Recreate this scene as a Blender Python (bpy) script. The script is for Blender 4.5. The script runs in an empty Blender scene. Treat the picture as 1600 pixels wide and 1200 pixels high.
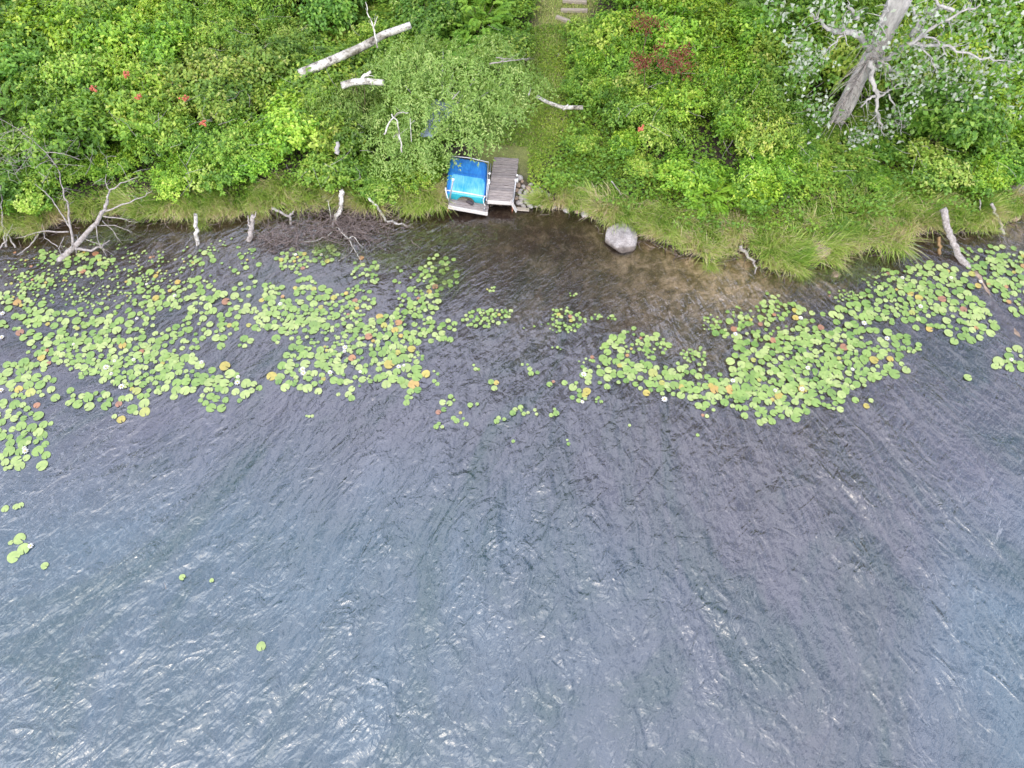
import bpy, bmesh, math, random
import numpy as np
from mathutils import Vector, Matrix, noise as mnoise
R = math.radians
rnd = random.Random(7)
rng = np.random.default_rng(11)
scene = bpy.context.scene
COL = scene.collection

# ------------------------------------------------------------------ camera, sky, sun, exposure
CAM_H = 18.0
PITCH = 60.0
cam_data = bpy.data.cameras.new('camera'); cam = bpy.data.objects.new('camera', cam_data)
COL.objects.link(cam); scene.camera = cam
cam.location = (0, 0, CAM_H); cam.rotation_euler = (R(90-PITCH), 0, 0)
cam_data.sensor_width = 36; cam_data.lens = 24.0; cam_data.clip_start = .1; cam_data.clip_end = 2000

SUN_EL, SUN_AZ = 46, 196        # azimuth clockwise from +Y
world = bpy.data.worlds.new('World'); scene.world = world; world.use_nodes = True
wn = world.node_tree.nodes; wl = world.node_tree.links
bg = wn['Background']; sky = wn.new('ShaderNodeTexSky'); sky.sky_type = 'NISHITA'
sky.sun_disc = False; sky.sun_elevation = R(SUN_EL); sky.sun_rotation = R(SUN_AZ)
sky.air_density = 1.3; sky.dust_density = 4.0; sky.ozone_density = 2.0
# thin broken overcast over the blue
wtc = wn.new('ShaderNodeTexCoord'); wno = wn.new('ShaderNodeTexNoise'); wl.new(wtc.outputs['Generated'], wno.inputs['Vector'])
wno.inputs['Scale'].default_value = 3.2; wno.inputs['Detail'].default_value = 6; wno.inputs['Distortion'].default_value = .5
wrp = wn.new('ShaderNodeValToRGB'); wl.new(wno.outputs['Fac'], wrp.inputs[0])
wrp.color_ramp.elements[0].position = .40; wrp.color_ramp.elements[0].color = (.12, .12, .12, 1); wrp.color_ramp.elements[1].position = .58; wrp.color_ramp.elements[1].color = (.95, .95, .95, 1)
wmx = wn.new('ShaderNodeMix'); wmx.data_type = 'RGBA'; wl.new(wrp.outputs[0], wmx.inputs[0]); wl.new(sky.outputs[0], wmx.inputs[6]); wmx.inputs[7].default_value = (8.7, 9.0, 10.4, 1)
wl.new(wmx.outputs[2], bg.inputs[0]); bg.inputs[1].default_value = 0.15
sun_d = bpy.data.lights.new('sun', 'SUN'); sun_o = bpy.data.objects.new('sun', sun_d); COL.objects.link(sun_o)
sun_d.energy = .6; sun_d.angle = R(80); sun_d.color = (1, .95, .86)
sd = Vector((math.sin(R(SUN_AZ))*math.cos(R(SUN_EL)), math.cos(R(SUN_AZ))*math.cos(R(SUN_EL)), math.sin(R(SUN_EL))))
sun_o.rotation_euler = sd.to_track_quat('Z', 'Y').to_euler()
scene.view_settings.view_transform = 'Standard'; scene.view_settings.look = 'None'
scene.view_settings.exposure = 1.28
scene.cycles.max_bounces = 6; scene.cycles.diffuse_bounces = 3; scene.cycles.glossy_bounces = 2; scene.cycles.transmission_bounces = 3; scene.cycles.transparent_max_bounces = 6; scene.view_settings.gamma = 1
scene.view_settings.use_curve_mapping = False

# ------------------------------------------------------------------ survey helpers (photo pixel -> place)
F = 1066.7; CP, SP = math.cos(R(PITCH)), math.sin(R(PITCH))
def ray(px, py):
    x = (px-800)/F; v = (py-600)/F
    return Vector((x, CP - v*SP, -SP - v*CP))
def at(px, py, z=0.0):
    d = ray(px, py); t = (z-CAM_H)/d.z
    return Vector((d.x*t, d.y*t, z))
def atY(px, py, Y):
    d = ray(px, py); t = Y/d.y
    return Vector((d.x*t, Y, CAM_H + d.z*t))
def pix(p):
    dep = p[1]*CP - (p[2]-CAM_H)*SP; up = p[1]*SP + (p[2]-CAM_H)*CP
    return 800+F*p[0]/dep, 600-F*up/dep
SH = [(-260,352),(0,362),(50,372),(100,352),(150,342),(200,344),(240,346),(290,346),(330,344),(370,338),(400,333),(430,330),(470,327),(520,330),
      (560,334),(600,337),(640,332),(700,325),(740,322),(780,322),(830,324),(870,327),(900,336),(940,349),(960,360),(1000,374),(1040,380),
      (1070,402),(1110,412),(1128,402),(1150,396),(1172,398),(1190,424),(1240,428),(1285,420),(1310,404),(1340,396),(1370,398),(1395,396),(1425,376),(1450,368),
      (1490,366),(1530,366),(1560,358),(1600,335),(1900,300)]
_s = [at(a, b, 0) for a, b in SH]
SX = np.array([p.x for p in _s]); SY = np.array([p.y for p in _s])
def shoreY(x):
    x = np.asarray(x, dtype=float)
    y = np.interp(x, SX, SY)
    return y + .09*np.sin(x*3.1+1) + .06*np.sin(x*7.3) + .03*np.sin(x*17.)
def vnoise(x, y, f, seed=0):
    return mnoise.noise(Vector((x*f+seed*13.7, y*f-seed*5.1, seed*2.3)))
def sm(a, b, x):
    t = np.clip((np.asarray(x, dtype=float)-a)/(b-a), 0, 1); return t*t*(3-2*t)
def ground_h(x, s):
    """height at shore-distance s (positive inland)"""
    x = np.asarray(x, dtype=float); s = np.asarray(s, dtype=float)
    land = .22*sm(-.05, .5, s) + .065*np.clip(s, 0, 60) + .05*np.sin(x*.9+s*1.3)*sm(.3, 2, s) - .02
    shallow = .10 + .13*(1-sm(2.5, 5, np.abs(x-6.0)))*0
    k = np.interp(x, [-30, -6, -2, 3, 7, 9, 12, 30], [.42, .42, .36, .22, .11, .14, .40, .45])
    d = -s
    bed = -.02 - k*np.clip(d, 0, 4) - .35*np.clip(d-4, 0, 8) - .02*np.clip(d-12, 0, 100) + .05*np.sin(x*1.7+d)*sm(.5, 2, d)
    return np.where(s > 0, land, bed)
def gz(x, y): return float(ground_h(x, y-float(shoreY(x))))
def atg(px, py, dz=0.0):
    z = 0.
    for _ in range(12):
        p = at(px, py, z+dz); z = gz(p.x, p.y)
    return Vector((p.x, p.y, z+dz))

# ------------------------------------------------------------------ object helpers
def link(o): COL.objects.link(o); return o
def tag(o, label=None, cat=None, group=None, kind=None):
    if label: o['label'] = label
    if cat: o['category'] = cat
    if group: o['group'] = group
    if kind: o['kind'] = kind
    return o
def thing(name, label, cat, loc=(0,0,0), rot=(0,0,0), group=None):
    o = bpy.data.objects.new(name, None); o.empty_display_size = .2
    o.location = loc; o.rotation_euler = rot; link(o)
    return tag(o, label, cat, group)
def mesh_np(name, V, T, mat, tint=None, smooth=False, parent=None, mesh_only=False):
    """V (n,3), T (m,k) constant k"""
    V = np.asarray(V, dtype=np.float32); T = np.asarray(T, dtype=np.int32)
    me = bpy.data.meshes.new(name); m, k = T.shape
    me.vertices.add(len(V)); me.vertices.foreach_set('co', V.ravel())
    me.loops.add(m*k); me.loops.foreach_set('vertex_index', T.ravel())
    me.polygons.add(m); me.polygons.foreach_set('loop_start', np.arange(0, m*k, k, dtype=np.int32))
    me.polygons.foreach_set('loop_total', np.full(m, k, dtype=np.int32))
    if smooth: me.polygons.foreach_set('use_smooth', np.ones(m, dtype=bool))
    me.update(calc_edges=True)
    if tint is not None:
        a = me.attributes.new('tint', 'FLOAT', 'POINT'); a.data.foreach_set('value', np.asarray(tint, dtype=np.float32))
    me.materials.append(mat)
    if mesh_only: return me
    o = bpy.data.objects.new(name, me); link(o)
    if parent: o.parent = parent
    return o
def obj_bm(name, bm, mat, parent=None, smooth=False):
    me = bpy.data.meshes.new(name); bm.to_mesh(me); bm.free(); me.materials.append(mat)
    if smooth:
        for p in me.polygons: p.use_smooth = True
    o = bpy.data.objects.new(name, me); link(o)
    if parent: o.parent = parent
    return o
def obj_me(name, me, parent=None, loc=None):
    o = bpy.data.objects.new(name, me); link(o)
    if parent: o.parent = parent
    if loc is not None: o.location = loc
    return o
class Geo:
    """collects tubes; builds one mesh"""
    def __init__(s): s.V = []; s.T = []; s.n = 0; s.tt = []
    def tube(s, pts, rad, sides=8, ridge=0, cap=True, rn=None, tint=.5):
        pts = [Vector(p) for p in pts]; n = len(pts)
        up = Vector((.13, .21, 1)); prev = None; base = s.n
        for i, p in enumerate(pts):
            t = (pts[min(i+1, n-1)]-pts[max(i-1, 0)]).normalized()
            if prev is None:
                a = t.cross(up)
                if a.length < 1e-3: a = t.cross(Vector((1, 0, 0)))
                a.normalize()
            else:
                a = (prev - t*prev.dot(t)).normalized()
            prev = a; b = t.cross(a)
            for k in range(sides):
                an = 2*math.pi*k/sides; r = rad[i]
                if ridge: r *= 1 + ridge*math.sin(an*5+i*.35)+ridge*.6*math.sin(an*3-i*.22+1)+ (rnd.random()-.5)*ridge
                s.V.append(p + (a*math.cos(an)+b*math.sin(an))*r); s.tt.append(tint)
            s.n += sides
        for i in range(n-1):
            for k in range(sides):
                k2 = (k+1) % sides
                s.T.append((base+i*sides+k, base+i*sides+k2, base+(i+1)*sides+k2, base+(i+1)*sides+k))
        if cap:
            for e, i in ((0, 0), (1, n-1)):
                s.V.append(pts[i].copy()); s.tt.append(tint); c = s.n; s.n += 1
                for k in range(sides):
                    k2 = (k+1) % sides
                    A, B = base+i*sides+k, base+i*sides+k2
                    s.T.append((c, B, A, A) if e == 0 else (c, A, B, B))
        return s
    def build(s, name, mat, parent=None, smooth=True):
        bm = bmesh.new(); vs = [bm.verts.new(v) for v in s.V]
        for t in s.T:
            q = []
            for i in t:
                if vs[i] not in q: q.append(vs[i])
            if len(q) > 2:
                try: bm.faces.new(q)
                except ValueError: pass
        return obj_bm(name, bm, mat, parent, smooth)
def box_bm(bm, c, size, rot=None, bevel=0.0):
    m = Matrix.Translation(Vector(c)) @ (rot.to_4x4() if rot else Matrix.Identity(4)) @ Matrix.Diagonal((*size, 1))
    r = bmesh.ops.create_cube(bm, size=1, matrix=m)
    if bevel:
        es = {e for v in r['verts'] for e in v.link_edges}
        bmesh.ops.bevel(bm, geom=list(es), offset=bevel, segments=1, affect='EDGES')
    return r

# ------------------------------------------------------------------ materials
def newmat(name):
    m = bpy.data.materials.new(name); m.use_nodes = True
    nt = m.node_tree; nt.nodes.clear()
    out = nt.nodes.new('ShaderNodeOutputMaterial')
    return m, nt, out
def N(nt, typ, **kw):
    n = nt.nodes.new(typ)
    for k, v in kw.items(): setattr(n, k, v)
    return n
def setin(n, **kw):
    for k, v in kw.items(): n.inputs[k.replace('_', ' ')].default_value = v
def ramp(nt, stops, src=None, interp='LINEAR'):
    r = N(nt, 'ShaderNodeValToRGB'); cr = r.color_ramp; cr.interpolation = interp
    while len(cr.elements) < len(stops): cr.elements.new(.5)
    for e, (p, c) in zip(cr.elements, stops):
        e.position = p; e.color = (*c, 1) if len(c) == 3 else c
    if src is not None: nt.links.new(src, r.inputs[0])
    return r
def math_(nt, op, a, b=None, c=None, clamp=False):
    m = N(nt, 'ShaderNodeMath', operation=op); m.use_clamp = clamp
    for i, x in enumerate((a, b, c)):
        if x is None: continue
        if isinstance(x, (int, float)): m.inputs[i].default_value = x
        else: nt.links.new(x, m.inputs[i])
    return m.outputs[0]
def mixc(nt, fac, a, b, mode='MIX'):
    m = N(nt, 'ShaderNodeMix', data_type='RGBA', blend_type=mode)
    for sock, x in ((m.inputs[0], fac), (m.inputs[6], a), (m.inputs[7], b)):
        if isinstance(x, (int, float)): sock.default_value = x
        elif isinstance(x, tuple): sock.default_value = (*x, 1) if len(x) == 3 else x
        else: nt.links.new(x, sock)
    return m.outputs[2]
def noise(nt, vec, scale, detail=4, rough=.55, dist=0.0, dim='3D'):
    n = N(nt, 'ShaderNodeTexNoise', noise_dimensions=dim)
    if vec is not None: nt.links.new(vec, n.inputs['Vector'])
    setin(n, Scale=scale, Detail=detail, Roughness=rough, Distortion=dist)
    return n.outputs['Fac']

def leaf_material(name, stops, under=None, rough=.5, trans=.33, spec=.5):
    m, nt, out = newmat(name)
    at_ = N(nt, 'ShaderNodeAttribute', attribute_name='tint')
    oi = N(nt, 'ShaderNodeObjectInfo')
    r = ramp(nt, stops, at_.outputs['Fac'])
    col = mixc(nt, 1.0, r.outputs[0], oi.outputs['Color'], 'MULTIPLY')
    if under:
        geo = N(nt, 'ShaderNodeNewGeometry')
        col = mixc(nt, geo.outputs['Backfacing'], col, under)
    p = N(nt, 'ShaderNodeBsdfPrincipled'); nt.links.new(col, p.inputs['Base Color'])
    setin(p, Roughness=rough); p.inputs['Specular IOR Level'].default_value = spec
    t = N(nt, 'ShaderNodeBsdfTranslucent')
    tc = mixc(nt, 1.0, col, (1.3, 1.35, .6), 'MULTIPLY'); nt.links.new(tc, t.inputs[0])
    mx = N(nt, 'ShaderNodeMixShader'); mx.inputs[0].default_value = trans
    nt.links.new(p.outputs[0], mx.inputs[1]); nt.links.new(t.outputs[0], mx.inputs[2])
    nt.links.new(mx.outputs[0], out.inputs[0])
    return m
M = {}
G = 1.0
M['leaf'] = leaf_material('green_leaf', [(0, (.065, .15, .018)), (.35, (.135, .265, .026)), (.65, (.23, .36, .04)), (.85, (.32, .42, .06)), (1, (.40, .46, .12))])
M['willow'] = leaf_material('willow_leaf', [(0, (.10, .19, .03)), (.5, (.20, .32, .065)), (1, (.36, .44, .15))])
M['silver'] = leaf_material('silver_maple_leaf', [(0, (.06, .16, .025)), (.6, (.11, .24, .04)), (1, (.2, .32, .08))], under=(.38, .42, .37))
M['red'] = leaf_material('red_brown_leaf', [(0, (.09, .02, .014)), (.5, (.19, .05, .032)), (1, (.25, .12, .05))])
M['grass'] = leaf_material('grass_blade', [(0, (.11, .22, .025)), (.35, (.27, .39, .06)), (.62, (.44, .50, .15)), (.78, (.46, .40, .22)), (1, (.55, .44, .32))], trans=.3)
M['cover'] = leaf_material('ground_cover_leaf', [(0, (.05, .13, .014)), (.5, (.17, .28, .025)), (1, (.36, .42, .06))])
M['weed'] = leaf_material('water_weed', [(0, (.03, .05, .01)), (1, (.12, .15, .04))], trans=0)

def pad_material():
    m, nt, out = newmat('lily_pad_leaf')
    a = N(nt, 'ShaderNodeAttribute', attribute_name='tint'); oi = N(nt, 'ShaderNodeObjectInfo')
    geo = N(nt, 'ShaderNodeNewGeometry')
    v = math_(nt, 'ADD', a.outputs['Fac'], 0.0)
    r = ramp(nt, [(0, (.10, .19, .03)), (.45, (.18, .27, .06)), (.68, (.28, .34, .12)), (.74, (.28, .27, .05)), (.84, (.36, .26, .06)), (.9, (.30, .14, .07)), (1, (.20, .10, .07))], v)
    n = noise(nt, geo.outputs['Position'], 9, 3)
    c = mixc(nt, 1.0, r.outputs[0], ramp(nt, [(.3, (.75, .8, .7)), (.7, (1.15, 1.1, 1.1))], n).outputs[0], 'MULTIPLY')
    c = mixc(nt, 1.0, c, oi.outputs['Color'], 'MULTIPLY')
    p = N(nt, 'ShaderNodeBsdfPrincipled'); nt.links.new(c, p.inputs['Base Color']); setin(p, Roughness=.38)
    p.inputs['Specular IOR Level'].default_value = .8
    b = N(nt, 'ShaderNodeBump'); b.inputs['Strength'].default_value = .3; b.inputs['Distance'].default_value = .02
    nt.links.new(noise(nt, geo.outputs['Position'], 14, 2), b.inputs['Height']); nt.links.new(b.outputs[0], p.inputs['Normal'])
    nt.links.new(p.outputs[0], out.inputs[0]); return m
M['pad'] = pad_material()

def simple(name, c1, c2, scale=6, rough=.8, bump=.2, stretch=(1, 1, 1), c3=None, coord='Object', spec=.3, metal=0, dist=0):
    m, nt, out = newmat(name)
    tc = N(nt, 'ShaderNodeTexCoord'); mp = N(nt, 'ShaderNodeMapping'); mp.inputs['Scale'].default_value = stretch
    nt.links.new(tc.outputs[coord], mp.inputs[0])
    n = noise(nt, mp.outputs[0], scale, 6, .65, dist)
    st = [(.3, c1), (.7, c2)] if c3 is None else [(.25, c1), (.5, c2), (.72, c3)]
    r = ramp(nt, st, n)
    p = N(nt, 'ShaderNodeBsdfPrincipled'); nt.links.new(r.outputs[0], p.inputs['Base Color'])
    setin(p, Roughness=rough, Metallic=metal); p.inputs['Specular IOR Level'].default_value = spec
    if bump:
        b = N(nt, 'ShaderNodeBump'); b.inputs['Strength'].default_value = bump; b.inputs['Distance'].default_value = .03
        nt.links.new(n, b.inputs['Height']); nt.links.new(b.outputs[0], p.inputs['Normal'])
    nt.links.new(p.outputs[0], out.inputs[0]); return m
M['bark'] = simple('grey_bark', (.14, .135, .13), (.31, .30, .29), 9, .9, .9, (1, 1, .3), c3=(.44, .425, .41))
M['deadwood'] = simple('bleached_dead_wood', (.13, .11, .10), (.36, .335, .32), 12, .8, .5, (1, 1, 1))
def birch_material():
    m, nt, out = newmat('birch_bark'); tc = N(nt, 'ShaderNodeTexCoord')
    n = noise(nt, tc.outputs['Object'], 7, 6, .7, .8); n2 = noise(nt, tc.outputs['Object'], 2.2, 5, .6, .3)
    a = ramp(nt, [(.36, (.06, .05, .045)), (.45, (.38, .36, .33)), (.6, (.52, .51, .48))], n)
    b = ramp(nt, [(.38, (.35, .33, .28)), (.55, (1,)*3)], n2)
    c = mixc(nt, 1, a.outputs[0], b.outputs[0], 'MULTIPLY')
    p = N(nt, 'ShaderNodeBsdfPrincipled'); nt.links.new(c, p.inputs['Base Color']); setin(p, Roughness=.75)
    nt.links.new(p.outputs[0], out.inputs[0]); return m
M['birch'] = birch_material()
M['brush'] = simple('dead_twigs', (.07, .052, .045), (.26, .21, .20), 12, .9, .2)
M['stem'] = simple('shrub_stem', (.06, .045, .03), (.16, .12, .08), 12, .9, .2)
M['stone'] = simple('pale_stone', (.17, .155, .15), (.30, .28, .275), 5, .85, .5, c3=(.40, .38, .37), dist=.6)
M['stone_tan'] = simple('tan_stone', (.14, .10, .075), (.33, .25, .19), 5, .8, .3)
M['wetlog'] = simple('sunken_log', (.10, .06, .025), (.26, .17, .08), 6, .7, .4)
M['timber'] = simple('step_timber', (.20, .17, .14), (.36, .32, .28), 10, .9, .3, (.6, 6, 6))
M['white_wood'] = simple('white_worn_board', (.34, .32, .30), (.52, .50, .48), 10, .7, .2, (1, 8, 8))
M['galv'] = simple('galvanised_pipe', (.22, .23, .25), (.38, .38, .40), 20, .45, .1, metal=.5)
M['rust'] = simple('rusty_pipe', (.14, .05, .028), (.30, .14, .09), 22, .8, .3)
M['white_plastic'] = simple('white_plastic', (.45, .45, .45), (.55, .55, .55), 10, .5, 0)
M['tarp'] = simple('blue_grey_sheet', (.12, .16, .21), (.22, .27, .33), 6, .7, .3)
M['petal'] = simple('white_petal', (.55, .55, .52), (.65, .65, .62), 10, .6, 0)
M['dark'] = simple('dark_rubber', (.02, .018, .02), (.06, .05, .06), 12, .7, .1)

def plank_material():
    m, nt, out = newmat('weathered_plank')
    tc = N(nt, 'ShaderNodeTexCoord'); oi = N(nt, 'ShaderNodeObjectInfo')
    mp = N(nt, 'ShaderNodeMapping'); mp.inputs['Scale'].default_value = (2.2, 34, 10)
    add = N(nt, 'ShaderNodeVectorMath', operation='ADD'); nt.links.new(tc.outputs['Object'], add.inputs[0])
    cb = N(nt, 'ShaderNodeCombineXYZ'); nt.links.new(math_(nt, 'MULTIPLY', oi.outputs['Random'], 40), cb.inputs[0]); nt.links.new(cb.outputs[0], add.inputs[1])
    nt.links.new(add.outputs[0], mp.inputs[0])
    n = noise(nt, mp.outputs[0], 1.6, 6, .7, .4)
    r = ramp(nt, [(.28, (.06, .052, .05)), (.5, (.21, .19, .185)), (.72, (.38, .35, .34))], n)
    v = ramp(nt, [(0, (.72, .7, .72)), (1, (1.2, 1.15, 1.12))], oi.outputs['Random'])
    c = mixc(nt, 1, r.outputs[0], v.outputs[0], 'MULTIPLY')
    p = N(nt, 'ShaderNodeBsdfPrincipled'); nt.links.new(c, p.inputs['Base Color']); setin(p, Roughness=.85)
    b = N(nt, 'ShaderNodeBump'); b.inputs['Strength'].default_value = .6; b.inputs['Distance'].default_value = .01
    nt.links.new(n, b.inputs['Height']); nt.links.new(b.outputs[0], p.inputs['Normal'])
    nt.links.new(p.outputs[0], out.inputs[0]); return m
M['plank'] = plank_material()

def boat_material(name, base, faded, mixlo, mixhi):
    m, nt, out = newmat(name)
    tc = N(nt, 'ShaderNodeTexCoord'); mp = N(nt, 'ShaderNodeMapping'); mp.inputs['Scale'].default_value = (9, 1.2, 1.2)
    nt.links.new(tc.outputs['Object'], mp.inputs[0])
    n1 = noise(nt, mp.outputs[0], 2.4, 7, .75, .5); n2 = noise(nt, tc.outputs['Object'], 2.2, 3)
    f = math_(nt, 'MULTIPLY_ADD', n1, .75, math_(nt, 'MULTIPLY', n2, .4))
    r = ramp(nt, [(mixlo, base), (mixhi, faded)], f)
    p = N(nt, 'ShaderNodeBsdfPrincipled'); nt.links.new(r.outputs[0], p.inputs['Base Color']); setin(p, Roughness=.6)
    nt.links.new(p.outputs[0], out.inputs[0]); return m
M['boat_blue'] = boat_material('faded_blue_plastic', (.003, .11, .42), (.03, .24, .55), .5, .8)
M['boat_light'] = boat_material('sun_bleached_blue_plastic', (.015, .25, .45), (.20, .47, .56), .45, .8)
M['boat_teal'] = boat_material('teal_plastic', (.0, .20, .27), (.03, .33, .37), .4, .8)

def ground_material():
    m, nt, out = newmat('bank_soil')
    geo = N(nt, 'ShaderNodeNewGeometry'); P = geo.outputs['Position']
    at_ = N(nt, 'ShaderNodeAttribute', attribute_name='tint')      # 0 shrub soil, 1 dry path grass
    n = noise(nt, P, 3.5, 8, .7); n2 = noise(nt, P, 22, 4, .7)
    soil = ramp(nt, [(.3, (.018, .014, .012)), (.55, (.05, .038, .030)), (.75, (.09, .07, .05))], n)
    g = ramp(nt, [(.3, (.09, .13, .025)), (.5, (.17, .20, .05)), (.7, (.27, .24, .11))], n2)
    f = math_(nt, 'MULTIPLY', at_.outputs['Fac'], ramp(nt, [(.3, (.6,)*3), (.6, (1,)*3)], n).outputs[0])
    c = mixc(nt, f, soil.outputs[0], g.outputs[0])
    p = N(nt, 'ShaderNodeBsdfPrincipled'); nt.links.new(c, p.inputs['Base Color']); setin(p, Roughness=.9)
    b = N(nt, 'ShaderNodeBump'); b.inputs['Strength'].default_value = .8; b.inputs['Distance'].default_value = .05
    nt.links.new(n2, b.inputs['Height']); nt.links.new(b.outputs[0], p.inputs['Normal'])
    nt.links.new(p.outputs[0], out.inputs[0]); return m
M['ground'] = ground_material()

def bed_material():
    m, nt, out = newmat('lake_bed_silt')
    geo = N(nt, 'ShaderNodeNewGeometry'); P = geo.outputs['Position']
    sand = N(nt, 'ShaderNodeAttribute', attribute_name='tint').outputs['Fac']
    n = noise(nt, P, 2.2, 9, .75, .4); n2 = noise(nt, P, 13, 8, .8, .8); n3 = noise(nt, P, .55, 4, .6)
    mud = ramp(nt, [(.3, (.030, .018, .013)), (.5, (.085, .052, .038)), (.72, (.19, .125, .09))], n2)
    sd_ = ramp(nt, [(.32, (.09, .08, .022)), (.45, (.32, .26, .13)), (.56, (.62, .49, .34)), (.72, (.80, .66, .48))], n)
    sd2 = mixc(nt, 1, sd_.outputs[0], ramp(nt, [(.3, (.75,)*3), (.62, (1.35,)*3)], n2).outputs[0], 'MULTIPLY')
    f = math_(nt, 'MULTIPLY_ADD', math_(nt, 'SUBTRACT', n, .5), 1.6, sand, clamp=True)
    c = mixc(nt, f, mud.outputs[0], sd2)
    # scattered olive weed patches on the bed
    w = ramp(nt, [(.6, (0,)*3), (.7, (.7,)*3)], n3)
    c = mixc(nt, w.outputs[0], c, (.045, .055, .012))
    p = N(nt, 'ShaderNodeBsdfPrincipled'); nt.links.new(c, p.inputs['Base Color']); setin(p, Roughness=.9)
    b = N(nt, 'ShaderNodeBump'); b.inputs['Strength'].default_value = .7; b.inputs['Distance'].default_value = .06
    nt.links.new(n2, b.inputs['Height']); nt.links.new(b.outputs[0], p.inputs['Normal'])
    nt.links.new(p.outputs[0], out.inputs[0]); return m
M['bed'] = bed_material()

def water_material():
    m, nt, out = newmat('lake_water')
    geo = N(nt, 'ShaderNodeNewGeometry'); P = geo.outputs['Position']
    sx = N(nt, 'ShaderNodeSeparateXYZ'); nt.links.new(P, sx.inputs[0]); X, Y = sx.outputs[0], sx.outputs[1]
    depth = N(nt, 'ShaderNodeAttribute', attribute_name='tint').outputs['Fac']     # water depth in metres
    # wind waves fan out from the bay: crests run along rays from a point on the shore
    dx = math_(nt, 'SUBTRACT', X, 5.0); dy = math_(nt, 'SUBTRACT', 24.0, Y)
    th = math_(nt, 'ARCTAN2', dx, dy); rr = math_(nt, 'SQRT', math_(nt, 'ADD', math_(nt, 'MULTIPLY', dx, dx), math_(nt, 'MULTIPLY', dy, dy)))
    def polar(ku, kv, off=0.):
        c = N(nt, 'ShaderNodeCombineXYZ')
        nt.links.new(math_(nt, 'MULTIPLY', th, ku), c.inputs[0]); nt.links.new(math_(nt, 'MULTIPLY', rr, kv), c.inputs[1]); c.inputs[2].default_value = off
        return c.outputs[0]
    def rot(deg, kx, ky):
        vr = N(nt, 'ShaderNodeVectorRotate', rotation_type='Z_AXIS'); nt.links.new(P, vr.inputs['Vector']); vr.inputs['Angle'].default_value = R(deg)
        mp = N(nt, 'ShaderNodeMapping'); mp.inputs['Scale'].default_value = (kx, ky, 1); nt.links.new(vr.outputs[0], mp.inputs[0]); return mp.outputs[0]
    def ridge(n): return math_(nt, 'ABSOLUTE', math_(nt, 'SUBTRACT', n, .5))
    swell = noise(nt, polar(15, .42), 1, 2, .5, .7)
    wA = ridge(noise(nt, polar(28, .7, 3.), 1, 2, .5, 1.0))
    wB = noise(nt, polar(58, 1.5, 7.), 1, 2, .5, 1.0)
    wC = ridge(noise(nt, rot(-52, .8, 2.3), 1, 2, .5, .9))
    wD = ridge(noise(nt, P, 2.2, 3, .55, 1.))
    fine = noise(nt, rot(-45, 4, 11), 1, 3, .6, .4)
    big = noise(nt, P, .22, 3, .5, .5); big2 = noise(nt, polar(9, .2, 9.), 1, 3, .6, .9)
    off = ramp(nt, [(0, (0,)*3), (1, (1,)*3)], math_(nt, 'DIVIDE', math_(nt, 'SUBTRACT', 16.5, Y), 9.))   # out from the lee of the bank
    amp = math_(nt, 'MULTIPLY', math_(nt, 'MULTIPLY_ADD', off.outputs[0], .7, .3), ramp(nt, [(.35, (.5,)*3), (.65, (1,)*3)], big2).outputs[0])
    amp = math_(nt, 'MULTIPLY', amp, math_(nt, 'MULTIPLY_ADD', big, 1.4, .25))
    # the bay in front of the dock lies in the lee of the woods
    bx = math_(nt, 'DIVIDE', math_(nt, 'SUBTRACT', X, 2.5), 5.0); by = math_(nt, 'DIVIDE', math_(nt, 'SUBTRACT', Y, 16.0), 3.2)
    bay = math_(nt, 'SUBTRACT', math_(nt, 'ADD', math_(nt, 'MULTIPLY', bx, bx), math_(nt, 'MULTIPLY', by, by)), .35, clamp=True)
    amp = math_(nt, 'MULTIPLY', amp, math_(nt, 'MULTIPLY_ADD', bay, .8, .2))
    h = math_(nt, 'MULTIPLY', swell, .22)
    h = math_(nt, 'ADD', h, math_(nt, 'MULTIPLY', wA, -.20))
    h = math_(nt, 'ADD', h, math_(nt, 'MULTIPLY', wB, .06))
    h = math_(nt, 'ADD', h, math_(nt, 'MULTIPLY', wC, -.11))
    h = math_(nt, 'ADD', h, math_(nt, 'MULTIPLY', wD, -.07))
    vo = N(nt, 'ShaderNodeTexVoronoi', feature='DISTANCE_TO_EDGE', voronoi_dimensions='2D'); vo.inputs['Scale'].default_value = 1.0
    dn = N(nt, 'ShaderNodeTexNoise'); nt.links.new(P, dn.inputs['Vector']); setin(dn, Scale=1.2, Detail=2, Roughness=.5)
    va = N(nt, 'ShaderNodeVectorMath', operation='MULTIPLY_ADD'); nt.links.new(dn.outputs['Color'], va.inputs[0]); va.inputs[1].default_value = (1.6, 1.6, 0); nt.links.new(polar(20, 1.0, 0.), va.inputs[2])
    nt.links.new(va.outputs[0], vo.inputs['Vector'])
    pla = math_(nt, 'MINIMUM', vo.outputs['Distance'], .11)
    h = math_(nt, 'ADD', h, math_(nt, 'MULTIPLY', pla, .09))
    h = math_(nt, 'MULTIPLY', h, math_(nt, 'MULTIPLY', amp, 1.15))
    h = math_(nt, 'ADD', h, math_(nt, 'MULTIPLY', fine, math_(nt, 'MULTIPLY_ADD', off.outputs[0], .004, .012)))
    b = N(nt, 'ShaderNodeBump'); b.inputs['Strength'].default_value = 1.; b.inputs['Distance'].default_value = 1.0
    nt.links.new(h, b.inputs['Height'])
    gl = N(nt, 'ShaderNodeBsdfGlossy'); gl.inputs['Roughness'].default_value = .13; gl.inputs['Color'].default_value = (.95, .97, 1, 1)
    nt.links.new(b.outputs[0], gl.inputs['Normal'])
    tr = N(nt, 'ShaderNodeBsdfTransparent'); tr.inputs[0].default_value = (.96, .93, .86, 1)
    df = N(nt, 'ShaderNodeBsdfDiffuse'); nt.links.new(b.outputs[0], df.inputs['Normal'])
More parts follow.
